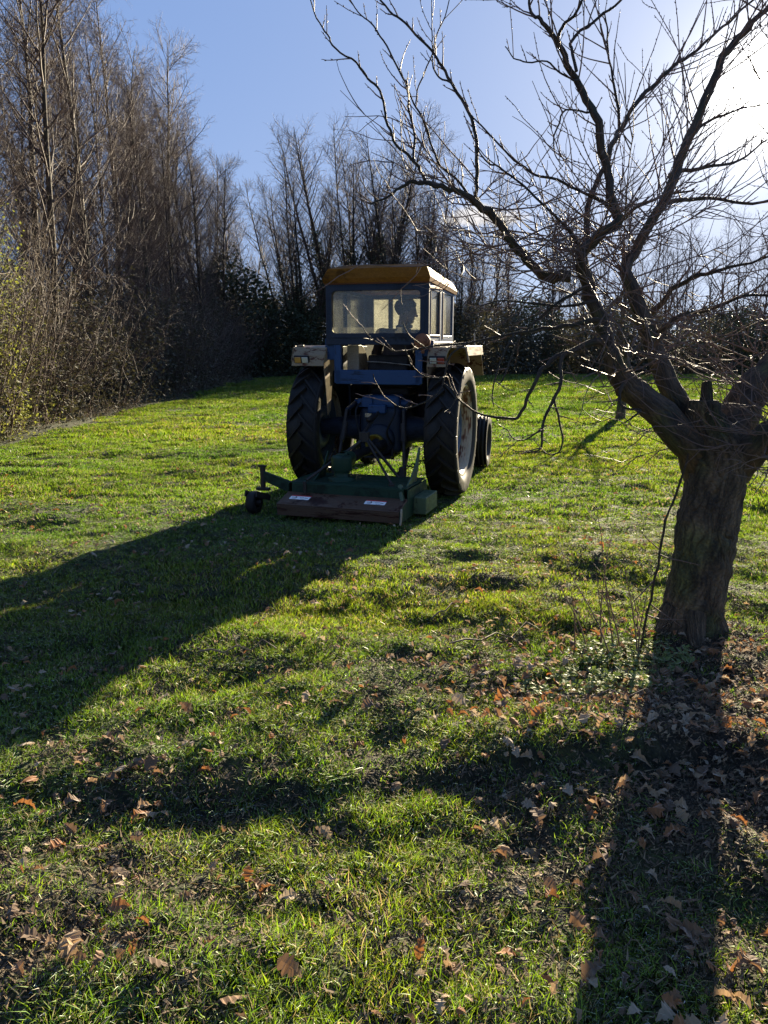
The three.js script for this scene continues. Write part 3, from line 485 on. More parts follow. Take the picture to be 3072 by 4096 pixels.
  const FR = 0.36, ftG = lathe(smoothProf(tyreProfile(FR, 0.2, 0.2)), 'x', 0, 0, 0, 44), grooves = join([-0.05, 0, 0.05].map((x) => lathe([[FR - 0.034, -0.016], [FR - 0.006, -0.012], [FR - 0.006, 0.012], [FR - 0.034, 0.016]], 'x', x, 0, 0, 44)));
  for (const s of [-1, 1]) { const w = group(tractor, 'front_wheel'); w.position.set(s * 0.77, FR - 0.01, -1.9); w.rotation.y = 0.03; part(w, 'tyre', ftG, M.rubber); part(w, 'tread_rib', grooves, M.rubber); part(w, 'rim', lathe([[0.205, -0.06], [0.215, -0.065], [0.19, -0.03], [0.19, 0.04], [0.215, 0.065], [0.2, 0.06], [0.17, 0.02], [0.1, 0.0], [0.07, 0.03], [0.05, 0.06], [0, 0.062]].map(([a, b]) => [a, b * s]), 'x', 0, 0, 0, 32), M.rim); }

  // running gear
  part(tractor, 'rear_axle', [rod([-0.72, 0.7, 0], [-0.24, 0.7, 0], 0.085, 0.15, 20), rod([0.24, 0.7, 0], [0.72, 0.7, 0], 0.15, 0.085, 20), lathe([[0.1, -0.02], [0.2, -0.015], [0.2, 0.015], [0.1, 0.02]], 'x', -0.25, 0.7, 0), lathe([[0.1, -0.02], [0.2, -0.015], [0.2, 0.015], [0.1, 0.02]], 'x', 0.25, 0.7, 0)], M.blueDark);
  part(tractor, 'gearbox_housing', [bx(0.46, 0.5, 0.44, 0, 0.70, 0.02, 0, 0, 0, 0.06), bx(0.36, 0.42, 1.2, 0, 0.66, -0.7, 0, 0, 0, 0.05), bx(0.2, 0.12, 0.2, 0.06, 0.44, -0.5, 0, 0, 0, 0.03), lathe([[0.0, 0.06], [0.15, 0.05], [0.17, 0.0], [0.17, -0.04]], 'z', 0, 0.60, 0.25)], M.blueDark);
  part(tractor, 'hydraulic_lift_cover', [bx(0.42, 0.14, 0.5, 0, 1.0, -0.02, 0, 0, 0, 0.04), bx(0.2, 0.1, 0.1, -0.02, 0.93, 0.25, 0, 0, 0, 0.02), bx(0.16, 0.09, 0.012, -0.16, 0.99, 0.245), rod([-0.31, 0.98, 0.12], [0.31, 0.98, 0.12], 0.045)], M.blue);
  part(tractor, 'maker_plate', bx(0.075, 0.045, 0.006, -0.12, 0.86, 0.262), M.steel, 'small pale plate on the rear housing');
  part(tractor, 'drawbar_frame', [bx(0.3, 0.03, 0.4, 0, 0.42, 0.12), bx(0.03, 0.22, 0.05, -0.14, 0.5, 0.22), bx(0.03, 0.22, 0.05, 0.14, 0.5, 0.22), rod([-0.13, 0.42, 0.34], [0.13, 0.42, 0.34], 0.014)], M.iron);
  part(tractor, 'power_take_off_guard', [lathe([[0.05, 0], [0.095, 0], [0.10, 0.09], [0.085, 0.1], [0.05, 0.02]], 'z', -0.02, 0.57, 0.29, 24)], M.yellow, 'round yellow guard over the drive shaft stub');
  part(tractor, 'engine_block', [bx(0.34, 0.46, 0.85, 0, 0.72, -1.5, 0, 0, 0, 0.03), bx(0.42, 0.12, 0.5, 0, 0.52, -1.5, 0, 0, 0, 0.03), lathe([[0.03, 0], [0.06, 0.02], [0.06, 0.2], [0.03, 0.22]], 'z', 0.24, 0.7, -1.4)], M.greasy);
  part(tractor, 'bonnet', [plateZY([[-1.02, 1.0], [-1.02, 1.42], [-1.3, 1.44], [-2.2, 1.36], [-2.34, 1.3], [-2.36, 0.72], [-2.2, 0.72], [-2.2, 1.0]], -0.27, 0.27, 0.02)], M.blue);
  part(tractor, 'front_axle', [rod([-0.72, 0.42, -1.9], [0.72, 0.42, -1.9], 0.045), bx(0.12, 0.3, 0.2, 0, 0.55, -1.9), rod([-0.7, 0.42, -1.9], [-0.7, 0.34, -1.9], 0.05), rod([0.7, 0.42, -1.9], [0.7, 0.34, -1.9], 0.05), rod([-0.7, 0.35, -1.72], [0.7, 0.35, -1.72], 0.014)], M.iron);
  part(tractor, 'bulkhead', [bx(0.98, 0.66, 0.03, 0, 0.98, -0.93), bx(0.03, 0.5, 0.7, 0.5, 1.0, -0.6), bx(0.03, 0.5, 0.7, -0.5, 1.0, -0.6)], M.blueDark);
  part(tractor, 'footplate', [bx(0.5, 0.02, 0.7, -0.3, 0.63, -0.6), bx(0.5, 0.02, 0.7, 0.3, 0.63, -0.6), bx(0.02, 0.3, 0.3, 0.53, 0.48, -0.75)], M.iron);

  // three-point linkage
  for (const s of [-1, 1]) {
    const l = group(tractor, 'lift_arm'); part(l, 'upper_arm', [rod([s * 0.3, 0.98, 0.12], [s * 0.31, 0.93, 0.42], 0.03, 0.022)], M.blueDark); part(l, 'lift_rod', [rod([s * 0.31, 0.93, 0.42], [s * 0.36, 0.36, 0.58], 0.019), rod([s * 0.315, 0.8, 0.45], [s * 0.335, 0.62, 0.51], 0.03)], M.iron);
    part(l, 'lower_link', [rods([[s * 0.26, 0.48, 0.02], [s * 0.31, 0.42, 0.3], [s * 0.36, 0.36, 0.58], [s * 0.37, 0.34, 0.82]], 0.021)], M.iron);
    const c = []; const a = V(s * 0.36, 0.37, 0.6), b = V(s * 0.56, 0.50, 0.12); for (let k = 0; k < 11; k++) { const t = k / 10, p = a.clone().lerp(b, t); p.y -= 0.05 * Math.sin(t * Math.PI); const g = new THREE.TorusGeometry(0.02, 0.0065, 6, 10); g.rotateX(k % 2 ? 0 : Math.PI / 2); g.rotateY(0.6); g.translate(p.x, p.y, p.z); c.push(g); } part(l, 'check_chain', c, M.iron);
  }
  part(tractor, 'top_link', [rod([-0.0, 0.9, 0.28], [-0.03, 0.70, 0.80], 0.016), rod([-0.01, 0.87, 0.4], [-0.02, 0.84, 0.58], 0.026)], M.iron);
  part(tractor, 'hydraulic_hose', [rods([[0.15, 1.0, 0.2], [0.2, 0.9, 0.36], [0.12, 0.7, 0.38], [0.16, 0.56, 0.3]], 0.011), rods([[-0.18, 1.02, 0.2], [-0.24, 0.92, 0.32], [-0.2, 0.72, 0.36], [-0.1, 0.5, 0.34]], 0.011)], M.dark);

  // mudguards
  for (const s of [-1, 1]) {
    const f = group(tractor, 'mudguard'), i = s * 0.555, o = s * 0.925, mid = s > 0 ? 0.75 : -0.915;
    const prof = [[0.44, 1.38], [0.40, 1.49], [0.33, 1.565], [0.24, 1.585], [-0.45, 1.585], [-0.72, 1.47], [-0.90, 1.25]];
    const shell = (x0, x1, pts, th = 0.008) => { const m = []; for (let k = 0; k < pts.length - 1; k++) { const [z0, y0] = pts[k], [z1, y1] = pts[k + 1], L = Math.hypot(z1 - z0, y1 - y0); m.push(bx(Math.abs(x1 - x0), th, L + 0.006, (x0 + x1) / 2, (y0 + y1) / 2, (z0 + z1) / 2, Math.atan2(-(y1 - y0), z1 - z0), 0, 0, 0.002)); } return m; };
    part(f, 'top_plate', [...shell(i, o, prof.slice(2)), ...shell(i, mid, prof.slice(0, 3)), ...(s < 0 ? [bx(0.006, 0.16, 0.1, mid - 0.004, 1.48, 0.36, -0.45)] : [])], M.cream, 'cream paint gone rusty');
    part(f, 'side_plate', [plateZY([[0.43, 1.38], [0.40, 1.49], [0.33, 1.56], [0.24, 1.58], [-0.45, 1.58], [-0.72, 1.465], [-0.74, 1.39], [-0.3, 1.37], [0.16, 1.32], [0.25, 0.9], [0.33, 0.86]], i - 0.004, i + 0.004, 0.001)], M.cream);
    part(f, 'outer_lip', [new MB().tube(smoothPath([[o - s * 0.1, 1.585, 0.31, 0.011], [o - s * 0.02, 1.575, 0.30, 0.011], [o + s * 0.01, 1.52, 0.30, 0.011], [o + s * 0.03, 1.42, 0.30, 0.011]], 4), 8, {}).build(), bx(0.008, 0.10, 1.0, o + s * 0.012, 1.535, -0.2, 0, 0, s * 0.15), ...(s > 0 ? [new MB().tube(smoothPath([[mid + 0.03, 1.575, 0.335, 0.01], [mid - 0.0, 1.53, 0.365, 0.01], [mid - 0.03, 1.40, 0.43, 0.01]], 4), 8, {}).build()] : [])], M.cream);
    const q = group(f, 'tail_lamp'); q.position.set(s > 0 ? 0.66 : -0.80, 1.445, 0.432); q.rotation.x = 0.34;   // lamp on the sloping back of the guard
    part(q, 'housing', [bx(0.17, 0.085, 0.03, 0, 0, 0.0, 0, 0, 0, 0.01)], M.dark); part(q, 'lens', [bx(0.068, 0.06, 0.014, -0.04, 0, 0.016, 0, 0, 0, 0.006)], s > 0 ? M.lensClear : M.amber); part(q, 'lens', [bx(0.068, 0.06, 0.014, 0.04, 0, 0.016, 0, 0, 0, 0.006)], s > 0 ? M.lensRed : M.lensClear);
  }

  // cab
  const cab = group(tractor, 'cab'), X = 0.545, Z0 = 0.36, Z1 = -0.98, Yb = 1.60, Yt = 2.22;
  part(cab, 'rear_frame', [plateXY([[-X, Yb], [X, Yb], [X, Yt], [-X, Yt]], [roundRect(-X + 0.055, 1.705, X - 0.075, 2.145, 0.06)], Z0 - 0.045, 0.045, 0.006), plateXY([[-X + 0.03, 1.668], [X - 0.04, 1.668], [X - 0.04, 2.178], [-X + 0.03, 2.178]], [roundRect(-X + 0.06, 1.71, X - 0.08, 2.14, 0.055)], Z0 - 0.003, 0.012)], M.blueDark);
  part(cab, 'rear_window', [bx(2 * X - 0.11, 0.46, 0.005, -0.01, 1.925, Z0 - 0.025, 0, 0, 0, 0.001)], M.glass, 'dusty rear window');
  part(cab, 'lower_rear_frame', [bx(0.075, 0.46, 0.05, -0.43, 1.43, Z0 - 0.03), bx(0.075, 0.46, 0.05, 0.45, 1.43, Z0 - 0.03), bx(0.92, 0.15, 0.03, 0.01, 1.265, Z0 - 0.02, 0, 0, 0, 0.008), bx(0.15, 0.22, 0.035, -0.5, 1.55, Z0 - 0.05), bx(0.15, 0.16, 0.035, 0.52, 1.56, Z0 - 0.05)], M.blue);
  for (const s of [-1, 1]) {
    const x = s * (X - 0.02);
    part(cab, 'side_frame', [bx(0.04, Yt - Yb, 0.06, x, (Yt + Yb) / 2, Z0 - 0.08), bx(0.045, Yt - Yb, 0.13, x, (Yt + Yb) / 2, -0.26), bx(0.04, Yt - Yb, 0.06, x, (Yt + Yb) / 2, Z1 + 0.03), bx(0.036, 0.09, Z0 - Z1 - 0.06, x, Yb + 0.05, (Z0 + Z1) / 2), bx(0.036, 0.08, Z0 - Z1 - 0.06, x, Yt - 0.04, (Z0 + Z1) / 2)], M.blue);
    part(cab, 'side_window', [bx(0.005, 0.48, 0.46, x + s * 0.004, 1.905, 0.045, 0, 0, 0, 0.001)], M.glass); part(cab, 'door_window', [bx(0.005, 0.48, 0.62, x + s * 0.004, 1.905, -0.63, 0, 0, 0, 0.001)], M.glass);
    part(cab, 'window_rubber', [bx(0.012, 0.46, 0.016, x + s * 0.022, 1.905, Z0 - 0.105), bx(0.014, 0.46, 0.014, x + s * 0.022, 1.905, -0.185), bx(0.014, 0.5, 0.03, x + s * 0.024, 1.905, -0.345), bx(0.014, 0.016, 0.5, x + s * 0.022, 1.69, 0.06)], s > 0 ? M.creamIn : M.dark);
    part(cab, 'sill', [bx(0.05, 0.03, 1.2, x + s * 0.012, Yb + 0.012, -0.3), bx(0.04, 0.34, 0.9, x, 1.41, -0.5)], M.blueDark);
  }
  part(cab, 'windscreen_frame', [bx(2 * X - 0.06, 0.07, 0.05, 0, 2.16, Z1 + 0.02), bx(2 * X - 0.06, 0.08, 0.05, 0, 1.68, Z1 + 0.02), bx(0.1, 0.42, 0.06, -0.47, 1.92, Z1 + 0.02), bx(0.055, 0.42, 0.05, -0.21, 1.92, Z1 + 0.02), bx(0.06, 0.42, 0.05, 0.49, 1.92, Z1 + 0.02)], M.dark);
  part(cab, 'windscreen', [bx(2 * X - 0.1, 0.42, 0.005, 0, 1.91, Z1 + 0.01, 0, 0, 0, 0.001)], M.screen); part(cab, 'lower_windscreen', [bx(0.26, 0.26, 0.005, -0.4, 1.48, Z1 + 0.01, 0, 0, 0, 0.001)], M.glass);
  part(cab, 'front_panel', [bx(0.8, 0.36, 0.04, 0.14, 1.46, Z1 + 0.02), bx(0.04, 0.36, 0.04, -0.55, 1.46, Z1 + 0.02), bx(0.04, 0.36, 0.04, 0.55, 1.46, Z1 + 0.02), bx(0.3, 0.03, 0.04, 0.4, 1.32, Z1 + 0.02), bx(0.3, 0.03, 0.04, -0.4, 1.32, Z1 + 0.02)], M.dark);
  // roof: a shallow hipped lid with a deep skirt, lower towards the front
  { const m = new MB(), N = 14, ring = (w, z0, z1, y0, y1) => [[-w, y0, z0], [w, y0, z0], [w, y1, z1], [-w, y1, z1]];
    const A = ring(X + 0.015, Z0 + 0.03, Z1 - 0.07, 2.215, 2.165), B = ring(X + 0.025, Z0 + 0.035, Z1 - 0.08, 2.26, 2.2), C = ring(X - 0.02, Z0 - 0.015, Z1 + 0.0, 2.36, 2.295), D = ring(X - 0.12, Z0 - 0.18, Z1 + 0.2, 2.405, 2.35);
    const wall = (P, Q) => { for (let k = 0; k < 4; k++) { const a = P[k], b = P[(k + 1) % 4], c = Q[k], d = Q[(k + 1) % 4]; m.tri(a, b, c).tri(b, d, c); } }; wall(A, B); wall(B, C); wall(C, D); m.tri(D[0], D[1], D[2]).tri(D[0], D[2], D[3]); m.tri(A[0], A[2], A[1]).tri(A[0], A[3], A[2]);
    const g = m.build(); const uv = g.attributes.uv, p = g.attributes.position; for (let k = 0; k < p.count; k++) uv.setXY(k, (p.getX(k) + p.getZ(k)) * 0.45 + 0.31, p.getY(k) * 0.8 + (p.getX(k) - p.getZ(k)) * 0.2 + 0.55); part(cab, 'roof', g, M.roof, 'weathered orange roof'); }
  part(cab, 'roof_trim', [bx(2 * X + 0.02, 0.02, 0.03, 0, 2.212, Z0 + 0.0), bx(0.03, 0.03, 1.3, X - 0.005, 2.19, -0.31, 0.04), bx(0.03, 0.03, 1.3, -X + 0.005, 2.19, -0.31, 0.04)], M.rust);
  part(tractor, 'work_lamp', [lathe([[0.0, 0.05], [0.05, 0.045], [0.08, 0.015], [0.085, -0.01], [0.075, -0.012], [0.0, -0.012]], 'z', 0.5, 1.625, Z0 + 0.06, 28), bx(0.03, 0.1, 0.03, 0.5, 1.56, Z0 + 0.03)], M.rust, 'round rusty work lamp seen from behind');
  // inside
  { const g = group(tractor, 'seat'); part(g, 'cushion', bx(0.44, 0.1, 0.42, 0.04, 1.10, -0.22, 0, 0, 0, 0.04), M.seat); part(g, 'backrest', bx(0.46, 0.34, 0.09, 0.04, 1.32, 0.03, -0.12, 0, 0, 0.04), M.seat); part(g, 'pedestal', [bx(0.24, 0.2, 0.26, 0.04, 0.98, -0.2)], M.iron); part(g, 'rail', rods([[-0.18, 1.42, 0.1], [0.05, 1.41, 0.13], [0.3, 1.385, 0.1]], 0.007), M.steel); }
  { const g = group(tractor, 'steering_wheel'); const t = new THREE.TorusGeometry(0.2, 0.014, 10, 36); t.rotateX(Math.PI / 2 - 0.5); t.translate(0.0, 1.44, -0.62); part(g, 'rim', t, M.dark); part(g, 'column', [rod([0, 1.44, -0.62], [0, 1.05, -0.85], 0.025), rod([-0.19, 1.44, -0.62], [0.19, 1.44, -0.62], 0.01)], M.iron); }
  part(tractor, 'instrument_panel', [bx(0.4, 0.22, 0.12, 0, 1.33, -0.86, -0.4)], M.dark);
  part(tractor, 'inner_wheel_arch', [(() => { const s = new THREE.Shape(); s.moveTo(0.02, 1.2); s.lineTo(0.02, 1.585); s.lineTo(0.1, 1.59); s.quadraticCurveTo(0.34, 1.57, 0.45, 1.2); s.closePath(); const g = new THREE.ExtrudeGeometry(s, { depth: 0.12, bevelEnabled: true, bevelThickness: 0.006, bevelSize: 0.006, bevelSegments: 2, curveSegments: 12 }); g.rotateY(Math.PI / 2); g.translate(-0.40, 0, 0.12); return g; })(), bx(0.06, 0.05, 0.012, -0.36, 1.63, 0.06), bx(0.05, 0.2, 0.16, -0.25, 1.28, -0.38, 0, 0, 0, 0.02)], M.creamIn, 'cream curved panel inside the cab');
  part(tractor, 'control_lever', [rod([0.34, 1.15, -0.25], [0.4, 1.5, -0.35], 0.009), lathe([[0, 0.02], [0.02, 0], [0, -0.02]], 'y', 0.4, 1.51, -0.35, 12), rod([-0.2, 1.05, -0.6], [-0.22, 1.42, -0.55], 0.009)], M.iron);
  part(tractor, 'marker_stalk', [rod([0.93, 1.58, -0.2], [0.915, 1.72, -0.24], 0.008)], M.creamIn);
  top(tractor, 'tractor', 'old blue tractor with orange cab roof, seen from behind on the lawn', 'tractor');
}

// ---------------------------------------------------------------- the mower hung behind it
{
  const yaw = 18.5 * Math.PI / 180, mower = new THREE.Group(); mower.position.set(-0.29, 0, -7.28); mower.rotation.y = -yaw;
  const wx = 0.6, zb = 0.46, zf = -0.46;
  part(mower, 'deck_top', [bx(2 * wx - 0.02, 0.012, 0.62, 0, 0.306, -0.12), plateZY([[0.2, 0.19], [0.2, 0.296], [0.17, 0.30], [-0.42, 0.30], [-0.42, 0.19]], -wx + 0.04, wx - 0.04, 0.006)], M.green);
  part(mower, 'rear_apron', [plateZY([[0.19, 0.2], [0.2, 0.215], [0.43, 0.155], [0.455, 0.145], [0.46, 0.13], [0.42, 0.14]], -wx, wx, 0.003)], M.deck, 'brown rusty sloping apron');
  part(mower, 'rear_skirt', [bx(2 * wx - 0.004, 0.10, 0.008, 0, 0.09, 0.452, 0.06), bx(2 * wx, 0.014, 0.02, 0, 0.142, 0.455)], M.deck);
  for (const s of [-1, 1]) part(mower, 'side_skirt', [plateZY([[0.45, 0.035], [0.45, 0.145], [0.2, 0.2], [0.2, 0.295], [-0.44, 0.295], [-0.46, 0.1], [-0.40, 0.035]], s * wx - 0.005, s * wx + 0.005, 0.001)], M.green);
  part(mower, 'side_runner', [bx(0.13, 0.165, 0.4, wx + 0.07, 0.125, -0.16, 0, 0, 0, 0.012)], M.greenPale, 'pale green box runner on the right side'); part(mower, 'skid_strip', [new MB().tube(smoothPath([[wx + 0.012, 0.165, 0.43, 0.007], [wx + 0.022, 0.16, 0.462, 0.01], [wx + 0.024, 0.1, 0.474, 0.011], [wx + 0.018, 0.03, 0.478, 0.011]], 4), 6, {}).build()], M.creamIn);
  // headstock and braces
  part(mower, 'headstock', [rod([-0.34, 0.3, -0.38], [-0.04, 0.70, -0.36], 0.016), rod([0.34, 0.3, -0.38], [0.0, 0.70, -0.36], 0.016), bx(0.1, 0.1, 0.05, -0.02, 0.70, -0.36), bx(0.06, 0.14, 0.08, -0.36, 0.34, -0.42), bx(0.06, 0.14, 0.08, 0.36, 0.34, -0.42)], M.iron);
  part(mower, 'brace_bar', [rod([-0.05, 0.66, -0.34], [-0.42, 0.33, 0.17], 0.014), bx(0.035, 0.15, 0.012, -0.42, 0.25, 0.212)], M.iron); part(mower, 'brace_bar', [rod([0.02, 0.66, -0.34], [0.42, 0.33, 0.12], 0.013), bx(0.05, 0.03, 0.04, 0.42, 0.32, 0.12)], M.iron);
  part(mower, 'drive_gearbox', [lathe([[0.0, 0.1], [0.05, 0.098], [0.055, 0.085], [0.09, 0.08], [0.1, 0.06], [0.1, -0.05], [0.075, -0.07], [0.075, -0.12], [0.13, -0.13], [0.13, -0.16]], 'y', -0.14, 0.47, -0.04, 28), lathe([[0.0, -0.2], [0.06, -0.2], [0.075, -0.16], [0.085, -0.06], [0.085, 0.0]], 'z', -0.14, 0.5, -0.09, 24), bx(0.03, 0.025, 0.008, -0.06, 0.585, 0.05, 0, 0.6, 0.5)], M.green);
  part(mower, 'drive_shaft', [rod([-0.12, 0.51, -0.26], [0.0, 0.56, -0.86], 0.042), rod([-0.115, 0.515, -0.28], [-0.09, 0.525, -0.4], 0.06, 0.055), rod([-0.02, 0.555, -0.74], [0.0, 0.56, -0.86], 0.055, 0.06)], M.dark);
  part(mower, 'side_bracket', [plateZY([[0.12, 0.3], [-0.02, 0.36], [-0.2, 0.47], [-0.32, 0.62], [-0.35, 0.62], [-0.27, 0.42], [-0.2, 0.3]], wx - 0.05, wx - 0.035, 0.002), bx(0.035, 0.22, 0.05, wx - 0.055, 0.24, 0.2, -0.5, 0, 0.35)], M.greenPale);
  part(mower, 'side_bracket', [plateZY([[0.1, 0.3], [-0.02, 0.34], [-0.2, 0.43], [-0.3, 0.55], [-0.33, 0.55], [-0.27, 0.4], [-0.2, 0.3]], -wx + 0.2, -wx + 0.215, 0.002)], M.green);
  // gauge wheel at the left rear
  { const g = group(mower, 'gauge_wheel'); part(g, 'tyre', lathe([[0.05, -0.04], [0.095, -0.045], [0.108, -0.03], [0.11, 0], [0.108, 0.03], [0.095, 0.045], [0.05, 0.04]], 'x', -0.92, 0.107, 0.3, 28), M.rubber); part(g, 'hub', rod([-0.98, 0.107, 0.3], [-0.85, 0.107, 0.3], 0.025), M.iron); part(g, 'post', [rod([-0.92, 0.2, 0.1], [-0.92, 0.44, 0.1], 0.026), rod([-0.96, 0.43, 0.1], [-0.88, 0.43, 0.1], 0.012), bx(0.014, 0.06, 0.3, -0.98, 0.16, 0.22, -0.3), bx(0.014, 0.06, 0.3, -0.86, 0.16, 0.22, -0.3), bx(0.14, 0.03, 0.05, -0.92, 0.205, 0.1)], M.iron); }
  part(mower, 'wheel_arm', [plateXY([[-0.90, 0.29], [-0.90, 0.38], [-0.6, 0.29], [-0.58, 0.2], [-0.66, 0.2]], [], 0.09, 0.03)], M.green);
  // warning stickers: white with a red head and small dark pictograms
  const cv = document.createElement('canvas'); cv.width = 256; cv.height = 128; const c = cv.getContext('2d'); c.fillStyle = '#e9e6e2'; c.fillRect(0, 0, 256, 128); c.fillStyle = '#b3262c'; c.fillRect(0, 0, 256, 30); c.fillStyle = '#23262a';
  for (const [x, y, w, h, a] of [[20, 56, 70, 12, 0.2], [58, 44, 18, 34, -0.5], [120, 60, 60, 10, -0.1], [190, 62, 46, 12, 0.35], [30, 96, 50, 7, 0], [30, 108, 66, 5, 0], [140, 98, 70, 6, 0], [140, 110, 54, 5, 0]]) { c.save(); c.translate(x, y); c.rotate(a); c.fillRect(0, 0, w, h); c.restore(); } c.fillStyle = '#7d6f62'; for (let k = 0; k < 160; k++) c.fillRect(hash(k, 1, 5) * 256, hash(k, 2, 5) * 128, 3, 2);
  const st = new THREE.CanvasTexture(cv); st.colorSpace = THREE.SRGBColorSpace; const M_st = new THREE.MeshStandardMaterial({ map: st, roughness: 0.5 });
  for (const x of [-0.42, 0.33]) { const g = new THREE.PlaneGeometry(0.2, 0.085); const o = part(mower, 'warning_sticker', g, M_st, 'white sticker with a red head'); o.position.set(x, 0.1895, 0.318); o.rotation.set(-Math.PI / 2 + 0.253, 0, 0); }
  top(mower, 'rotary_mower', 'green and rust-brown rotary mower deck hung behind the tractor', 'mower');
}

// ---------------------------------------------------------------- the driver
function net(sdf, lo, hi, cell) {                // a surface through a distance field, one vertex per crossed cell
  const n = [0, 1, 2].map((k) => Math.ceil((hi[k] - lo[k]) / cell) + 1), at = (i, j, k) => (k * n[1] + j) * n[0] + i, f = new Float32Array(n[0] * n[1] * n[2]);
  for (let k = 0; k < n[2]; k++) for (let j = 0; j < n[1]; j++) for (let i = 0; i < n[0]; i++) f[at(i, j, k)] = sdf(lo[0] + i * cell, lo[1] + j * cell, lo[2] + k * cell);
  const id = new Int32Array(f.length).fill(-1), P = [], I = [];
  const E = [[0, 1], [2, 3], [4, 5], [6, 7], [0, 2], [1, 3], [4, 6], [5, 7], [0, 4], [1, 5], [2, 6], [3, 7]];
  for (let k = 0; k < n[2] - 1; k++) for (let j = 0; j < n[1] - 1; j++) for (let i = 0; i < n[0] - 1; i++) {
    const c = []; let neg = 0; for (let q = 0; q < 8; q++) { const v = f[at(i + (q & 1), j + (q >> 1 & 1), k + (q >> 2))]; c.push(v); if (v < 0) neg++; } if (!neg || neg === 8) continue;
    let x = 0, y = 0, z = 0, m = 0; for (const [a, b] of E) if (c[a] < 0 !== c[b] < 0) { const t = c[a] / (c[a] - c[b]); x += lerp(a & 1, b & 1, t); y += lerp(a >> 1 & 1, b >> 1 & 1, t); z += lerp(a >> 2, b >> 2, t); m++; }
    id[at(i, j, k)] = P.length / 3; P.push(lo[0] + (i + x / m) * cell, lo[1] + (j + y / m) * cell, lo[2] + (k + z / m) * cell);
  }
  const quad = (a, b, c, d, flip) => flip ? I.push(a, c, b, a, d, c) : I.push(a, b, c, a, c, d);
  for (let k = 1; k < n[2] - 1; k++) for (let j = 1; j < n[1] - 1; j++) for (let i = 1; i < n[0] - 1; i++) {
    const v = f[at(i, j, k)] < 0;
    if (v !== f[at(i + 1, j, k)] < 0) quad(id[at(i, j - 1, k - 1)], id[at(i, j, k - 1)], id[at(i, j, k)], id[at(i, j - 1, k)], !v);
    if (v !== f[at(i, j + 1, k)] < 0) quad(id[at(i - 1, j, k - 1)], id[at(i - 1, j, k)], id[at(i, j, k)], id[at(i, j, k - 1)], !v);
    if (v !== f[at(i, j, k + 1)] < 0) quad(id[at(i - 1, j - 1, k)], id[at(i, j - 1, k)], id[at(i, j, k)], id[at(i - 1, j, k)], !v);
  }
  const g = new THREE.BufferGeometry(); g.setAttribute('position', new THREE.Float32BufferAttribute(P, 3)); g.setAttribute('uv', new THREE.Float32BufferAttribute(new Float32Array(P.length / 3 * 2), 2)); g.setIndex(I); g.computeVertexNormals(); return g;
}
const smin = (a, b, k) => { const h = clamp(0.5 + 0.5 * (b - a) / k); return lerp(b, a, h) - k * h * (1 - h); };
function cap(x, y, z, a, b, r0, r1) { const bx_ = b[0] - a[0], by = b[1] - a[1], bz = b[2] - a[2], t = clamp(((x - a[0]) * bx_ + (y - a[1]) * by + (z - a[2]) * bz) / (bx_ * bx_ + by * by + bz * bz)); return Math.hypot(x - a[0] - bx_ * t, y - a[1] - by * t, z - a[2] - bz * t) - lerp(r0, r1, t); }
const ell = (x, y, z, c, r) => { const a = (x - c[0]) / r[0], b = (y - c[1]) / r[1], d = (z - c[2]) / r[2], k = Math.hypot(a, b, d); return (k - 1) * Math.min(...r); };
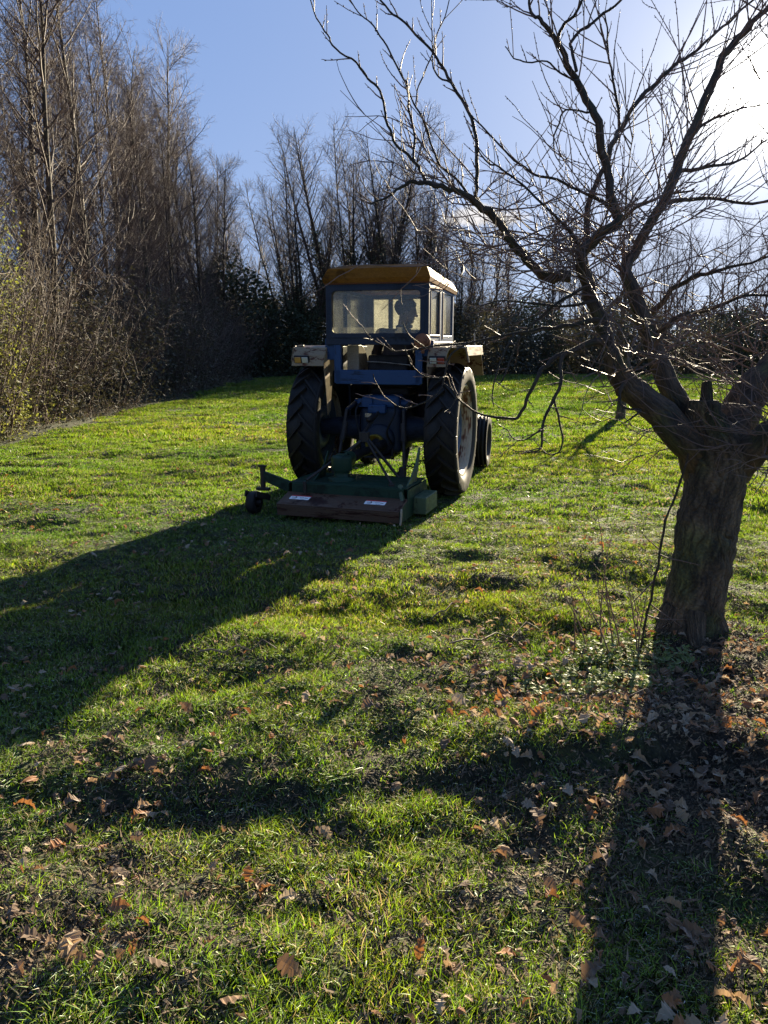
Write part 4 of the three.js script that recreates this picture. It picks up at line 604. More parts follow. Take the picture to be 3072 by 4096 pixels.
{
  // seated on the tractor seat (its own frame: tractor axes), leaning right; the head turned to the right
  const p = new THREE.Group(); p.position.copy(tractor.position); p.rotation.copy(tractor.rotation);
  const hip = [0.05, 1.24, -0.16], chest = [0.10, 1.56, -0.17], sh = [[-0.10, 1.70, -0.19], [0.31, 1.68, -0.15]], neck = [0.155, 1.77, -0.18];
  const bones = [[hip, chest, 0.165, 0.165], [chest, [0.12, 1.68, -0.17], 0.15, 0.09], [sh[0], sh[1], 0.075, 0.075], [neck, [0.175, 1.86, -0.19], 0.06, 0.055],
    [sh[0], [-0.22, 1.50, -0.38], 0.062, 0.05], [[-0.22, 1.50, -0.38], [-0.15, 1.47, -0.6], 0.05, 0.036], [sh[1], [0.40, 1.46, -0.28], 0.062, 0.05], [[0.40, 1.46, -0.28], [0.19, 1.46, -0.56], 0.05, 0.036],
    [[-0.05, 1.22, -0.2], [-0.12, 1.2, -0.62], 0.095, 0.07], [[-0.12, 1.2, -0.62], [-0.13, 0.78, -0.72], 0.07, 0.048], [[-0.13, 0.78, -0.72], [-0.13, 0.68, -0.86], 0.05, 0.04], [[0.15, 1.22, -0.2], [0.22, 1.2, -0.62], 0.095, 0.07], [[0.22, 1.2, -0.62], [0.24, 0.78, -0.72], 0.07, 0.048], [[0.24, 0.78, -0.72], [0.24, 0.68, -0.86], 0.05, 0.04]];
  const body = net((x, y, z) => { let d = 9; for (const [a, b, r0, r1] of bones) d = smin(d, cap(x, y, z, a, b, r0, r1), 0.035); return d; }, [-0.34, 0.6, -0.95], [0.54, 1.95, 0.06], 0.016);
  // hands closed on the wheel
  const hands = []; for (const [w, s] of [[[-0.15, 1.47, -0.6], -1], [[0.19, 1.46, -0.56], 1]]) { const c = [w[0] + s * 0.012, w[1] - 0.005, w[2] - 0.055]; const fl = [[-0.030, 0.052], [-0.010, 0.058], [0.011, 0.054], [0.030, 0.044]]; hands.push(net((x, y, z) => { let d = ell(x, y, z, c, [0.042, 0.02, 0.048]); d = smin(d, cap(x, y, z, w, c, 0.03, 0.026), 0.02); for (const [o, L] of fl) { const k = [c[0] + o, c[1] + 0.006, c[2] - 0.04], m = [c[0] + o, c[1] + 0.002, c[2] - 0.04 - L * 0.5], e = [c[0] + o, c[1] - 0.03, c[2] - 0.04 - L * 0.35]; d = smin(d, Math.min(cap(x, y, z, k, m, 0.009, 0.0085), cap(x, y, z, m, e, 0.0085, 0.0075)), 0.005); } const t0 = [c[0] - s * 0.035, c[1], c[2] + 0.01], t1 = [c[0] - s * 0.055, c[1] - 0.015, c[2] - 0.03]; return smin(d, cap(x, y, z, t0, t1, 0.012, 0.009), 0.008); }, [c[0] - 0.09, c[1] - 0.06, c[2] - 0.13], [c[0] + 0.09, c[1] + 0.05, c[2] + 0.08], 0.005)); }
  // head, local: faces +x (to the tractor's right), then set on the neck
  const H = (x, y, z) => { let d = ell(x, y, z, [-0.012, 0.035, 0], [0.098, 0.092, 0.076]); d = smin(d, ell(x, y, z, [0.03, -0.03, 0], [0.062, 0.088, 0.058]), 0.04); d = smin(d, ell(x, y, z, [0.058, -0.098, 0], [0.026, 0.02, 0.028]), 0.025); d = smin(d, cap(x, y, z, [0.086, 0.012, 0], [0.112, -0.03, 0], 0.009, 0.014), 0.014); d = smin(d, ell(x, y, z, [0.088, -0.062, 0], [0.012, 0.007, 0.024]), 0.008); d = smin(d, ell(x, y, z, [0.08, 0.028, 0], [0.014, 0.008, 0.05]), 0.015); for (const s of [-1, 1]) { d = smin(d, ell(x, y, z, [-0.012, -0.012, s * 0.077], [0.02, 0.033, 0.01]), 0.006); d = Math.max(d, -ell(x, y, z, [0.092, 0.008, s * 0.032], [0.016, 0.012, 0.018])); d = Math.min(d, ell(x, y, z, [0.079, 0.008, s * 0.031], [0.012, 0.011, 0.013])); } return smin(d, cap(x, y, z, [-0.02, -0.06, 0], [-0.03, -0.16, 0], 0.055, 0.056), 0.03); };
  const head = net(H, [-0.15, -0.2, -0.12], [0.15, 0.16, 0.12], 0.005);
  const hair = net((x, y, z) => { const d = ell(x, y, z, [-0.02, 0.048, 0], [0.118, 0.104, 0.094]) + 0.007 * (vn(x * 90, y * 90 + z * 60, 4) + vn(z * 110, y * 70, 6)); return Math.max(d, Math.min(0.03 + 0.5 * x - y * 0.6 - 0.035 + (x < -0.02 ? -0.08 : 0), 0.9) > 0 ? (x > 0.02 ? 0.045 + 0.35 * (x - 0.02) - y : -0.055 - y) : -y - 0.06, x > 0.03 ? 0.05 - y : -1); }, [-0.16, -0.09, -0.13], [0.14, 0.17, 0.13], 0.006);
  const setHead = (g) => { g.rotateZ(-0.12); g.rotateY(0.35); g.translate(0.185, 1.945, -0.19); return g; };
  const M_skin = new THREE.MeshPhysicalMaterial({ color: lin(0.50, 0.30, 0.21), roughness: 0.6 }), M_hair = new THREE.MeshPhysicalMaterial({ color: lin(0.10, 0.05, 0.025), roughness: 0.55, transmission: 0.15, thickness: 0 }), M_cloth = new THREE.MeshStandardMaterial({ color: lin(0.05, 0.04, 0.05), roughness: 0.9 });
  part(p, 'body', body, M_cloth, 'dark jacket and trousers'); part(p, 'head', setHead(head), M_skin); part(p, 'hair', setHead(hair), M_hair, 'short tousled brown hair'); hands.forEach((g) => part(p, 'hand', g, M_skin));
  const col = new THREE.TorusGeometry(0.075, 0.02, 8, 24); col.rotateX(Math.PI / 2 + 0.15); col.translate(0.158, 1.79, -0.18); part(p, 'collar', col, M_cloth);
  top(p, 'person', 'driver in dark jacket sitting in the cab, head turned right', 'person');
}

// ---------------------------------------------------------------- the old fruit tree in the foreground; paths are [x, y, z, radius] in metres
const LIMBS = [
  ['limb', [[1.769,0.948,-4.12,0.1454],[1.645,1.074,-4.119,0.1146],[1.483,1.235,-4.118,0.0988],[1.339,1.345,-4.117,0.0884],[1.248,1.423,-4.116,0.0758],[1.198,1.502,-4.115,0.0657],[1.166,1.621,-4.115,0.0604],[1.126,1.726,-4.114,0.0577],[1.076,1.842,-4.113,0.0549],[1.017,1.957,-4.112,0.0498],[1.005,2.047,-4.111,0.0449],[1.082,2.137,-4.11,0.0399],[1.167,2.192,-4.109,0.0375],[1.178,2.236,-4.108,0.035],[1.126,2.393,-4.107,0.0324],[1.087,2.526,-4.106,0.031],[1.051,2.666,-4.105,0.0296],[0.997,2.77,-4.105,0.0272],[0.926,2.881,-4.104,0.0247],[0.836,3.015,-4.103,0.0201],[0.758,3.097,-4.102,0.0155],[0.709,3.162,-4.101,0.0111],[0.692,3.252,-4.1,0.0088]]],
  ['limb', [[1.792,0.969,-4.15,0.116],[1.693,1.128,-4.19,0.0909],[1.607,1.288,-4.23,0.0758],[1.519,1.461,-4.27,0.0683],[1.418,1.708,-4.31,0.0605],[1.343,1.893,-4.35,0.0529],[1.317,2.005,-4.39,0.0481],[1.411,2.15,-4.43,0.0431],[1.515,2.335,-4.47,0.0406],[1.601,2.519,-4.51,0.0393],[1.674,2.704,-4.55,0.038],[1.758,2.887,-4.59,0.0355],[1.831,3.073,-4.63,0.0329],[1.937,3.238,-4.67,0.0279],[2.088,3.385,-4.71,0.0203],[2.263,3.571,-4.75,0.0152]]],
  ['limb', [[1.842,0.969,-4.15,0.1261],[1.92,1.178,-4.2,0.1111],[2.016,1.337,-4.25,0.1013],[2.128,1.46,-4.3,0.0917],[2.259,1.659,-4.35,0.0765],[2.34,1.957,-4.4,0.061],[2.32,2.253,-4.45,0.0456],[2.241,2.618,-4.5,0.0352],[2.176,2.977,-4.55,0.025],[2.14,3.31,-4.6,0.0174]]],
  ['limb', [[1.875,0.926,-4.1,0.0999],[1.924,1.043,-4.017,0.0925],[1.99,1.134,-3.933,0.0831],[2.068,1.248,-3.85,0.0739],[2.179,1.367,-3.767,0.0629],[2.292,1.48,-3.683,0.048],[2.381,1.69,-3.6,0.0316]]],
  ['limb', [[0.937,1.933,-4.1,0.0474],[0.862,1.938,-4.083,0.0448],[0.791,1.966,-4.067,0.0399],[0.697,2.038,-4.05,0.0372],[0.614,2.138,-4.033,0.0323],[0.514,2.233,-4.017,0.0297],[0.445,2.275,-4.0,0.0272],[0.359,2.312,-3.983,0.0225],[0.279,2.339,-3.967,0.0201],[0.199,2.365,-3.95,0.0178],[0.103,2.353,-3.933,0.0133],[0.034,2.301,-3.917,0.01],[-0.065,2.252,-3.9,0.0066]]],
  ['branch', [[1.067,2.091,-4.3,0.0296],[1.079,2.197,-4.342,0.0272],[1.112,2.368,-4.383,0.0248],[1.167,2.511,-4.425,0.0224],[1.232,2.666,-4.467,0.0212],[1.29,2.761,-4.508,0.02],[1.396,2.906,-4.55,0.0188],[1.505,3.022,-4.592,0.0176],[1.619,3.111,-4.633,0.0152],[1.723,3.182,-4.675,0.0127],[1.827,3.273,-4.717,0.0115],[1.943,3.376,-4.758,0.0103],[2.091,3.5,-4.8,0.0077]]],
  ['branch', [[1.281,2.746,-4.55,0.0126],[1.271,2.855,-4.54,0.0125],[1.23,2.985,-4.53,0.0099],[1.2,3.094,-4.52,0.0086],[1.181,3.2,-4.51,0.0073],[1.15,3.295,-4.5,0.0049]]],
  ['branch', [[0.922,2.892,-4.1,0.0135],[0.917,2.99,-4.12,0.0123],[0.921,3.052,-4.14,0.0124],[1.01,3.126,-4.16,0.0113],[1.097,3.192,-4.18,0.0101],[1.175,3.263,-4.2,0.009]]],
  ['branch', [[0.835,3.024,-4.1,0.0134],[0.849,3.076,-4.067,0.0121],[0.896,3.113,-4.033,0.0109],[0.93,3.183,-4.0,0.0086]]],
  ['branch', [[0.947,2.845,-4.1,0.009],[0.91,2.847,-4.067,0.008],[0.827,2.875,-4.033,0.0071],[0.764,2.896,-4.0,0.0066],[0.669,2.886,-3.967,0.0056],[0.6,2.889,-3.933,0.0047],[0.553,2.933,-3.9,0.0034]]],
  ['branch', [[1.033,2.717,-4.1,0.0091],[0.977,2.712,-4.083,0.0079],[0.883,2.708,-4.067,0.0072],[0.851,2.651,-4.05,0.0067],[0.828,2.579,-4.033,0.0058],[0.832,2.506,-4.017,0.0049],[0.865,2.442,-4.0,0.0036]]],
  ['branch', [[1.195,2.239,-4.2,0.0143],[1.152,2.287,-4.175,0.013],[1.014,2.355,-4.15,0.0117],[0.87,2.405,-4.125,0.0107],[0.757,2.426,-4.1,0.0097],[0.647,2.492,-4.075,0.0087],[0.536,2.574,-4.05,0.0072],[0.448,2.645,-4.025,0.0058],[0.399,2.689,-4.0,0.0035]]],
  ['branch', [[1.008,2.068,-4.1,0.0141],[0.903,2.176,-4.058,0.0116],[0.797,2.252,-4.017,0.0103],[0.672,2.34,-3.975,0.009],[0.544,2.42,-3.933,0.0077],[0.483,2.435,-3.892,0.0065],[0.431,2.485,-3.85,0.0043]]],
  ['branch', [[0.214,2.365,-3.97,0.0134],[0.19,2.385,-3.957,0.0134],[0.163,2.42,-3.944,0.0122],[0.129,2.464,-3.931,0.0114],[0.058,2.526,-3.918,0.0105],[0.025,2.586,-3.905,0.0095],[0.003,2.676,-3.892,0.009],[-0.02,2.741,-3.878,0.0085],[-0.071,2.793,-3.865,0.0081],[-0.127,2.849,-3.852,0.0072],[-0.217,2.898,-3.839,0.0063],[-0.254,2.959,-3.826,0.0058],[-0.302,3.027,-3.813,0.0049],[-0.33,3.113,-3.8,0.0041]]],
  ['branch', [[0.138,2.464,-3.95,0.0097],[0.146,2.559,-3.944,0.0092],[0.123,2.645,-3.939,0.0087],[0.114,2.737,-3.933,0.0082],[0.094,2.805,-3.928,0.0078],[0.046,2.895,-3.922,0.0071],[-0.003,2.968,-3.917,0.0064],[-0.062,3.033,-3.911,0.0055],[-0.119,3.084,-3.906,0.0046],[-0.171,3.163,-3.9,0.0038]]],
  ['branch', [[0.438,2.279,-4.0,0.0113],[0.366,2.367,-3.992,0.0099],[0.276,2.44,-3.983,0.0089],[0.221,2.55,-3.975,0.0082],[0.177,2.66,-3.967,0.0075],[0.132,2.736,-3.958,0.0065],[0.101,2.819,-3.95,0.0056]]],
  ['branch', [[0.45,2.281,-4.02,0.0182],[0.445,2.32,-4.027,0.0159],[0.448,2.417,-4.033,0.0147],[0.45,2.534,-4.04,0.0142],[0.426,2.649,-4.047,0.0135],[0.398,2.716,-4.053,0.013],[0.345,2.806,-4.06,0.0121],[0.291,2.88,-4.067,0.0111],[0.239,2.953,-4.073,0.0102],[0.17,3.025,-4.08,0.0095],[0.101,3.097,-4.087,0.0088],[0.03,3.161,-4.093,0.0079],[-0.043,3.243,-4.1,0.007]]],
  ['branch', [[0.327,2.815,-4.06,0.0076],[0.267,2.855,-4.067,0.0067],[0.235,2.904,-4.073,0.0058],[0.235,2.979,-4.08,0.0053],[0.256,3.051,-4.087,0.0049],[0.289,3.124,-4.093,0.0044],[0.318,3.243,-4.1,0.0035]]],
  ['branch', [[0.235,2.971,-4.08,0.0049],[0.225,3.038,-4.053,0.0044],[0.223,3.099,-4.027,0.0039],[0.22,3.193,-4.0,0.003]]],
  ['branch', [[0.239,2.971,-4.08,0.0049],[0.197,2.881,-4.07,0.0054],[0.162,2.798,-4.06,0.0049],[0.153,2.734,-4.05,0.004]]],
  ['branch', [[1.668,2.557,-4.7,0.0211],[1.789,2.587,-4.75,0.016],[1.941,2.61,-4.8,0.0135],[2.094,2.659,-4.85,0.0109],[2.265,2.784,-4.9,0.0082]]],
  ['branch', [[1.559,2.357,-4.6,0.0235],[1.721,2.411,-4.675,0.0185],[1.909,2.437,-4.75,0.0161],[2.107,2.412,-4.825,0.0137],[2.359,2.45,-4.9,0.0111]]],
  ['branch', [[1.479,1.738,-4.5,0.0263],[1.574,1.862,-4.44,0.0232],[1.697,1.956,-4.38,0.0177],[1.82,1.987,-4.32,0.0149],[1.985,2.04,-4.26,0.0098],[2.097,2.08,-4.2,0.0072]]],
  ['branch', [[1.453,1.634,-4.3,0.0227],[1.556,1.73,-4.225,0.0197],[1.694,1.775,-4.15,0.0169],[1.847,1.84,-4.075,0.0118],[1.999,1.836,-4.0,0.0093]]],
  ['branch', [[1.158,2.175,-4.4,0.0176],[1.292,2.277,-4.45,0.0152],[1.429,2.357,-4.5,0.0127],[1.57,2.414,-4.55,0.0103],[1.741,2.447,-4.6,0.0078]]],
  ['branch', [[1.693,2.716,-4.6,0.0154],[1.773,2.789,-4.625,0.0128],[1.882,2.843,-4.65,0.0103],[2.042,2.897,-4.675,0.0078],[2.207,2.928,-4.7,0.0065]]],
  ['branch', [[1.143,1.632,-4.05,0.0333],[1.052,1.609,-4.015,0.026],[0.962,1.581,-3.981,0.0211],[0.872,1.536,-3.946,0.0163],[0.793,1.489,-3.912,0.0139],[0.743,1.424,-3.877,0.0115],[0.706,1.328,-3.842,0.0101],[0.662,1.242,-3.808,0.0091],[0.585,1.248,-3.773,0.0077],[0.483,1.262,-3.738,0.0067],[0.429,1.29,-3.704,0.0058],[0.354,1.347,-3.669,0.0048],[0.31,1.41,-3.635,0.0039],[0.283,1.483,-3.6,0.003]]],
  ['branch', [[0.894,1.555,-3.9,0.0138],[0.873,1.497,-3.857,0.0114],[0.867,1.427,-3.814,0.0104],[0.825,1.338,-3.771,0.009],[0.781,1.268,-3.729,0.008],[0.763,1.178,-3.686,0.0071],[0.744,1.11,-3.643,0.0057],[0.654,1.094,-3.6,0.0039]]],
  ['branch', [[0.812,1.343,-3.7,0.0066],[0.836,1.254,-3.68,0.0062],[0.858,1.164,-3.66,0.0053],[0.843,1.111,-3.64,0.0044],[0.796,1.091,-3.62,0.004],[0.745,1.107,-3.6,0.0031]]],
  ['branch', [[0.765,1.219,-3.68,0.0053],[0.683,1.168,-3.62,0.0044],[0.609,1.167,-3.56,0.0037],[0.562,1.219,-3.5,0.0027]]],
  ['branch', [[1.113,1.724,-4.05,0.0237],[0.985,1.7,-4.004,0.0187],[0.868,1.686,-3.958,0.0151],[0.712,1.662,-3.912,0.0115],[0.523,1.626,-3.867,0.0091],[0.405,1.608,-3.821,0.0076],[0.328,1.6,-3.775,0.0067],[0.205,1.589,-3.729,0.0057],[0.099,1.572,-3.683,0.0052],[0.046,1.57,-3.638,0.0047],[-0.014,1.6,-3.592,0.0042],[-0.066,1.636,-3.546,0.0035],[-0.101,1.686,-3.5,0.0027]]],
  ['branch', [[0.188,1.587,-3.6,0.0042],[0.118,1.636,-3.5,0.0037],[0.079,1.697,-3.4,0.0026]]],
  ['branch', [[0.384,1.608,-3.62,0.0064],[0.34,1.577,-3.598,0.0059],[0.303,1.548,-3.576,0.0055],[0.279,1.474,-3.554,0.0051],[0.258,1.4,-3.532,0.0046],[0.196,1.35,-3.51,0.0042],[0.12,1.322,-3.488,0.0038],[0.059,1.328,-3.466,0.0035],[0.001,1.377,-3.444,0.0031],[-0.036,1.437,-3.422,0.0026],[-0.047,1.474,-3.4,0.0025]]],
  ['branch', [[0.275,1.46,-3.55,0.0042],[0.255,1.453,-3.512,0.004],[0.178,1.463,-3.475,0.0035],[0.117,1.52,-3.438,0.003],[0.089,1.596,-3.4,0.0025]]],
  ['branch', [[0.267,1.431,-3.55,0.0038],[0.326,1.383,-3.517,0.0034],[0.303,1.323,-3.483,0.0029],[0.27,1.305,-3.45,0.0025]]],
  ['branch', [[0.609,1.646,-3.7,0.0065],[0.56,1.566,-3.65,0.0056],[0.524,1.483,-3.6,0.0047],[0.498,1.38,-3.55,0.0038],[0.5,1.321,-3.5,0.0025]]],
  ['branch', [[1.06,1.802,-4.0,0.0163],[0.919,1.788,-3.94,0.0115],[0.746,1.796,-3.88,0.009],[0.579,1.804,-3.82,0.0067],[0.461,1.779,-3.76,0.0048],[0.379,1.714,-3.7,0.0032]]],
  ['branch', [[1.021,1.88,-4.0,0.0185],[0.898,1.833,-3.96,0.0138],[0.757,1.72,-3.92,0.0105],[0.663,1.609,-3.88,0.0082],[0.615,1.498,-3.84,0.0064],[0.566,1.41,-3.8,0.0041]]],
  ['branch', [[1.21,1.412,-3.95,0.0141],[1.182,1.359,-3.9,0.0093],[1.199,1.293,-3.85,0.0074],[1.264,1.286,-3.8,0.0059],[1.194,1.246,-3.75,0.0045],[1.146,1.235,-3.7,0.0031]]],
];

{
  const M_old = barkMat([0.2, 0.165, 0.125], { bumpScale: 0.03, roughness: 0.9 }), M_limb = barkMat([0.135, 0.105, 0.075], { roughness: 0.7 }), M_shoot = new THREE.MeshStandardMaterial({ color: lin(0.12, 0.075, 0.055), roughness: 0.6 });
  for (const t of [M_old]) { t.map = barkTex.clone(); t.bumpMap = barkBump.clone(); t.map.repeat.set(1, 0.9); t.bumpMap.repeat.set(1, 0.9); }
  const tree = new THREE.Group(); tree.position.set(TREE.x, 0, TREE.z);
  const rel = (p) => [p[0] - TREE.x, p[1], p[2] - TREE.z, p[3]];
  const trunk = [[1.728, -0.12, -4.1, 0.185], [1.72, 0.02, -4.1, 0.17], [1.73, 0.11, -4.1, 0.163], [1.744, 0.219, -4.1, 0.157], [1.755, 0.353, -4.1, 0.157], [1.764, 0.486, -4.1, 0.161], [1.767, 0.626, -4.1, 0.163], [1.781, 0.747, -4.1, 0.156], [1.792, 0.852, -4.1, 0.153], [1.798, 0.951, -4.1, 0.16], [1.785, 1.04, -4.1, 0.155], [1.745, 1.13, -4.1, 0.118], [1.705, 1.22, -4.1, 0.095], [1.69, 1.285, -4.1, 0.088], [1.688, 1.31, -4.1, 0.075]].map(rel);
  const T = new MB(); T.tube(smoothPath(trunk, 5), 28, { rough: 0.075, seed: 8, uvs: 1 });
  for (let k = 0; k < 5; k++) { const a = [0.4, 1.7, 2.9, 4.2, 5.4][k]; T.tube(smoothPath([[Math.cos(a) * 0.1, 0.17, Math.sin(a) * 0.1, 0.065], [Math.cos(a) * 0.17, 0.03, Math.sin(a) * 0.17, 0.05], [Math.cos(a) * 0.28, -0.06, Math.sin(a) * 0.28, 0.03]], 4), 8, { rough: 0.1, seed: 20 + k }); }
  part(tree, 'trunk', T.build(), M_old);
  const st = new MB(); st.tube(smoothPath([[1.712, 1.2, -4.12, 0.05], [1.716, 1.3, -4.12, 0.036], [1.71, 1.395, -4.12, 0.028], [1.708, 1.41, -4.12, 0.02]].map(rel), 3), 10, { rough: 0.1, seed: 9 }); part(tree, 'pruned_stub', st.build(), M_old, 'short sawn stub in the fork');

  const r = rngOf(909);
  // buds: little pointed bodies close against a shoot
  const bud = (m, p, d, l) => m.tube([[p[0], p[1], p[2], 0.0012], [p[0] + d[0] * l * 0.45, p[1] + d[1] * l * 0.45, p[2] + d[2] * l * 0.45, 0.0028], [p[0] + d[0] * l, p[1] + d[1] * l, p[2] + d[2] * l, 0]], 4, { cap: false });
  const shootOn = (m, p, dir, L, rad, up, buds = true, wob = 0.24) => {
    const q = shoot(r, p, dir, L, rad, 0.0013, 6, up, wob); m.tube(q, 5, {});
    if (buds) for (let k = 0, n = Math.ceil(L / 0.04); k < n; k++) { const t = 0.2 + 0.8 * (k + r() * 0.5) / n, o = along(q, t); bud(m, o, sideDir(r, dirAt(q, t), 0.5), 0.008 + 0.008 * r()); }
    return q;
  };
  LIMBS.forEach(([kind, raw], n) => {
    const path = smoothPath(raw.map(rel), kind === 'limb' ? 5 : 4).map((p, k) => { const w = Math.min(0.012, p[3] * 0.6); return [p[0] + w * vn(k * 0.6, n, 3), p[1] + w * vn(k * 0.6, n, 4), p[2] + 0.03 * vn(k * 0.15, n, 6), p[3] * (n < 2 ? lerp(1, 0.64, 0.5 * sstep(0, 7, k) + 0.5 * sstep(16, 32, k)) : lerp(1, 0.62, sstep(1.3, 2.0, p[1]))) * (n >= 26 ? 0.85 : 1)]; });
    const m = new MB(); m.tube(path, kind === 'limb' ? 14 : 8, { rough: 0.08, seed: 40 + n, uvs: 1.5 });
    const L = part(tree, kind, m.build(), M_limb);
    const s = new MB(); let len = 0; for (let k = 1; k < path.length; k++) len += Math.hypot(path[k][0] - path[k - 1][0], path[k][1] - path[k - 1][1], path[k][2] - path[k - 1][2]);
    const low = n >= 26, bushy = [1, 2, 5, 6, 20, 21, 22, 23, 24, 25].includes(n), cnt = Math.round(len * (kind === 'limb' ? 19 : low ? 9 : 15) * (bushy ? 1.7 : 1));
    for (let k = 0; k < cnt; k++) {
      const t = (kind === 'limb' ? 0.22 : 0.1) + 0.88 * (k + r()) / cnt, p = along(path, Math.min(0.99, t)), d = dirAt(path, t), out = sideDir(r, d, 0.9), up = low ? 0.25 : 0.9;
      const dir = [out[0] * 0.8 + d[0] * 0.3, out[1] * 0.5 + up * r(), out[2] * 0.8 + d[2] * 0.3], l = Math.hypot(...dir), big = kind === 'limb' && n !== 4 ? r() : r() * 0.5;
      const q = shootOn(s, p.slice(0, 3), dir.map((v) => v / l), 0.06 + 0.5 * big * big + (r() < (bushy ? 0.4 : 0.1) && !low && n !== 4 && t < 0.85 ? 0.2 + 0.35 * r() : 0), Math.min(0.0042, p[3] * 0.7), low ? 0.0 : 0.07);
      if (big > 0.6) for (let j = 0; j < 3; j++) { const tt = 0.25 + 0.6 * r(), o = along(q, tt); shootOn(s, o.slice(0, 3), sideDir(r, dirAt(q, tt), 0.6), 0.08 + 0.18 * r(), 0.002, 0.03); }
    }
    if (!s.empty) part(L, 'shoots', s.build(), M_shoot).userData.kind = 'stuff';
  });
  // the tangle of crossing twigs round the fork and to the right
  const W = new MB();
  for (let k = 0; k < 130; k++) {
    const raw = LIMBS[Math.floor(r() * 5)][1], t = r(), q = along(raw.map(rel), 0.18 + 0.36 * t), a = r() * 6.283, dir = [Math.cos(a), (r() - 0.35) * 0.8, Math.sin(a) * 0.8], l = Math.hypot(...dir), L = 0.35 + 0.8 * r();
    const b = shootOn(W, q.slice(0, 3), dir.map((v) => v / l), L, 0.005, 0.05, false, 0.5);
    for (let j = 0; j < 7; j++) { const tt = 0.15 + 0.8 * r(), o = along(b, tt); const c = shootOn(W, o.slice(0, 3), sideDir(r, dirAt(b, tt), 0.7), 0.12 + 0.28 * r(), 0.003, 0.05, false, 0.5); if (r() < 0.5) shootOn(W, along(c, 0.5).slice(0, 3), sideDir(r, dirAt(c, 0.5), 0.7), 0.1 + 0.1 * r(), 0.002, 0.02, false); }
  }
  part(tree, 'twigs', W.build(), M_shoot, 'tangle of crossing twigs above the fork').userData.kind = 'stuff';
  top(tree, 'fruit_tree', 'old leaning fruit tree with forked trunk and bare twisting branches', 'tree');

  // a broken branch leaning on the trunk
  const g = new THREE.Group(), S = new MB(), leanPath = smoothPath([[1.575, 1.05, -3.94, 0.005], [1.513, 0.853, -3.92, 0.0055], [1.469, 0.704, -3.9, 0.006], [1.441, 0.527, -3.88, 0.006], [1.412, 0.347, -3.86, 0.0065], [1.38, 0.17, -3.84, 0.0065], [1.352, 0.0, -3.82, 0.007]].map(rel), 3);
  S.tube(leanPath.map((p, k) => [p[0] + 0.008 * vn(k * 0.7, 1, 5), p[1], p[2], p[3] * (1 + 0.2 * vn(k, 3, 5))]), 8, { rough: 0.12 }); part(g, 'stem', S.build(), M_limb);
  const S2 = new MB(); for (const [t, dx, dy, dz, L] of [[0.48, -0.8, 0.6, 0.1, 0.16], [0.5, 0.7, -0.5, 0.2, 0.22], [0.62, -0.5, -0.7, 0.1, 0.25], [0.74, 0.7, -0.5, 0, 0.24], [0.8, 0.8, -0.4, 0.1, 0.2]]) shootOn(S2, along(leanPath, t).slice(0, 3), [dx, dy, dz], L, 0.0045, 0.06);
  part(g, 'side_twig', S2.build(), M_shoot); g.position.set(TREE.x, 0, TREE.z); top(g, 'broken_branch', 'thin broken branch leaning against the left side of the trunk', 'branch');

  // thin suckers to the left of the trunk
  [[1.08, -3.72, -0.35, 0.62], [1.14, -3.78, -0.15, 0.7], [1.2, -3.74, -0.05, 0.55], [1.26, -3.82, -0.28, 0.86], [1.3, -3.7, 0.05, 0.5], [1.18, -3.66, -0.5, 0.75], [1.33, -3.78, -0.12, 0.66], [1.02, -3.8, -0.2, 0.42], [2.35, -3.9, 0.15, 0.5], [2.28, -4.2, 0.3, 0.45]].forEach(([x, z, f, L], k) => {
    const m = new MB(); shootOn(m, [0, -0.03, 0], [f, 1, 0.15 * (r() - 0.5)], L, 0.0045, 0.02); const c = shootOn(m, [0, L * 0.3, 0], [f * 0.9 - 0.2, 0.8, 0.1], L * 0.35, 0.0025, 0.05);
    const o = new THREE.Mesh(m.build(), M_shoot); o.castShadow = o.receiveShadow = true; o.position.set(x, ground(x, z), z); top(o, 'sucker_shoot', x > 2 ? 'thin bare sucker growing to the right of the trunk' : 'thin bare sucker growing to the left of the trunk', 'shoot', x > 2 ? 'suckers right of the trunk' : 'suckers left of the trunk');
  });
  // hanging twigs right of the trunk
  // green weed patch at the foot of the trunk
  const M_weed = leafy([0.13, 0.18, 0.028], 0.45);
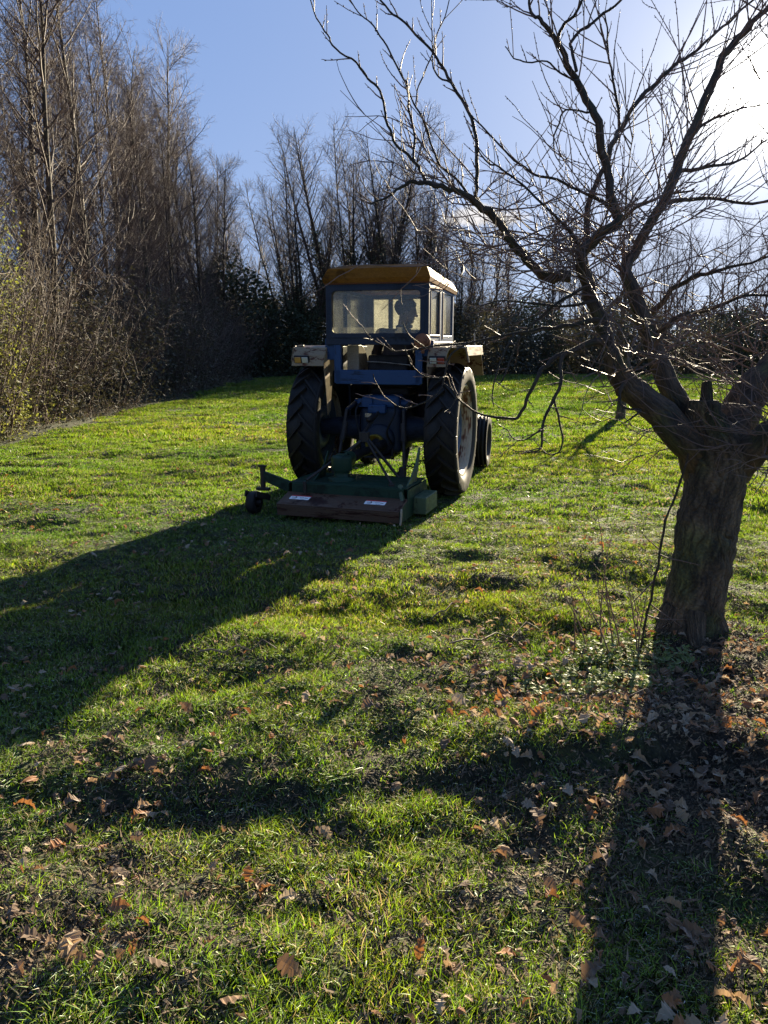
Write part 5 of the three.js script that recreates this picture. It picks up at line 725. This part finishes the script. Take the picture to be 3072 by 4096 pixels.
  const weeds = (x0, z0, n, rx, rz, label) => {
    const m = new MB(), F = new MB();
    for (let k = 0; k < n; k++) {
      const a = r() * 6.283, q = Math.sqrt(r()), x = Math.cos(a) * q * rx, z = Math.sin(a) * q * rz, gy = ground(x0 + x, z0 + z), h = 0.04 + 0.1 * r() * (1 - 0.5 * q);
      const s = shoot(r, [x, gy - 0.01, z], [(r() - 0.5) * 0.7, 1, (r() - 0.5) * 0.7], h, 0.0018, 0.001, 3, 0, 0.3); m.tube(s, 3, { cap: false });
      for (let j = 0; j < 4; j++) { const o = along(s, 0.4 + 0.6 * r()), th = r() * 6.283, l = 0.014 + 0.02 * r(); F.leaf(o.slice(0, 3), [Math.cos(th) * l, (r() - 0.3) * l, Math.sin(th) * l], [-Math.sin(th) * l * 0.5, (r() - 0.5) * l * 0.4, Math.cos(th) * l * 0.5]); }
    }
    const o = new THREE.Group(); part(o, 'stems', m.build(), M_flush).userData.kind = 'stuff'; part(o, 'leaves', F.build(), M_weed).userData.kind = 'stuff'; o.position.set(x0, 0, z0); top(o, 'weed_patch', label, 'weeds', null, 'stuff');
  };

  weeds(1.27, -3.72, 210, 0.32, 0.22, 'patch of small green weeds at the left foot of the trunk'); weeds(0.95, -3.35, 150, 0.3, 0.2, 'sparse green weeds among the litter left of the trunk');
  // sticks lying about
  [[0.62, -4.0, 0.62, -0.5, 'long thin stick lying on the grass left of the trunk'], [0.42, -4.5, 0.35, -0.7, 'short crooked stick on the lawn left of the suckers'], [1.0, -3.15, 0.45, 0.5, 'thin stick lying in the litter before the trunk'], [2.0, -3.3, 0.35, 0.2, 'pale stick in the litter right of the trunk shadow'], [-0.75, -3.7, 0.4, 0.05, 'thin stick lying in the tractor shadow']].forEach(([x, z, L, a, label]) => {
    const m = new MB(), q = []; for (let k = 0; k <= 6; k++) { const t = (k / 6 - 0.5) * L, X = x + Math.cos(a) * t, Z = z + Math.sin(a) * t + 0.02 * vn(k, x, 7); q.push([X - x, ground(X, Z) + 0.02 + 0.012 * k * (k % 2), Z - z, lerp(0.006, 0.0025, k / 6)]); }
    m.tube(q, 6, {}); const o = new THREE.Mesh(m.build(), M_twigPale); o.castShadow = true; o.position.set(x, 0, z); top(o, 'fallen_stick', label, 'stick', 'sticks fallen on the ground');
  });
}

renderer.render(scene, camera);
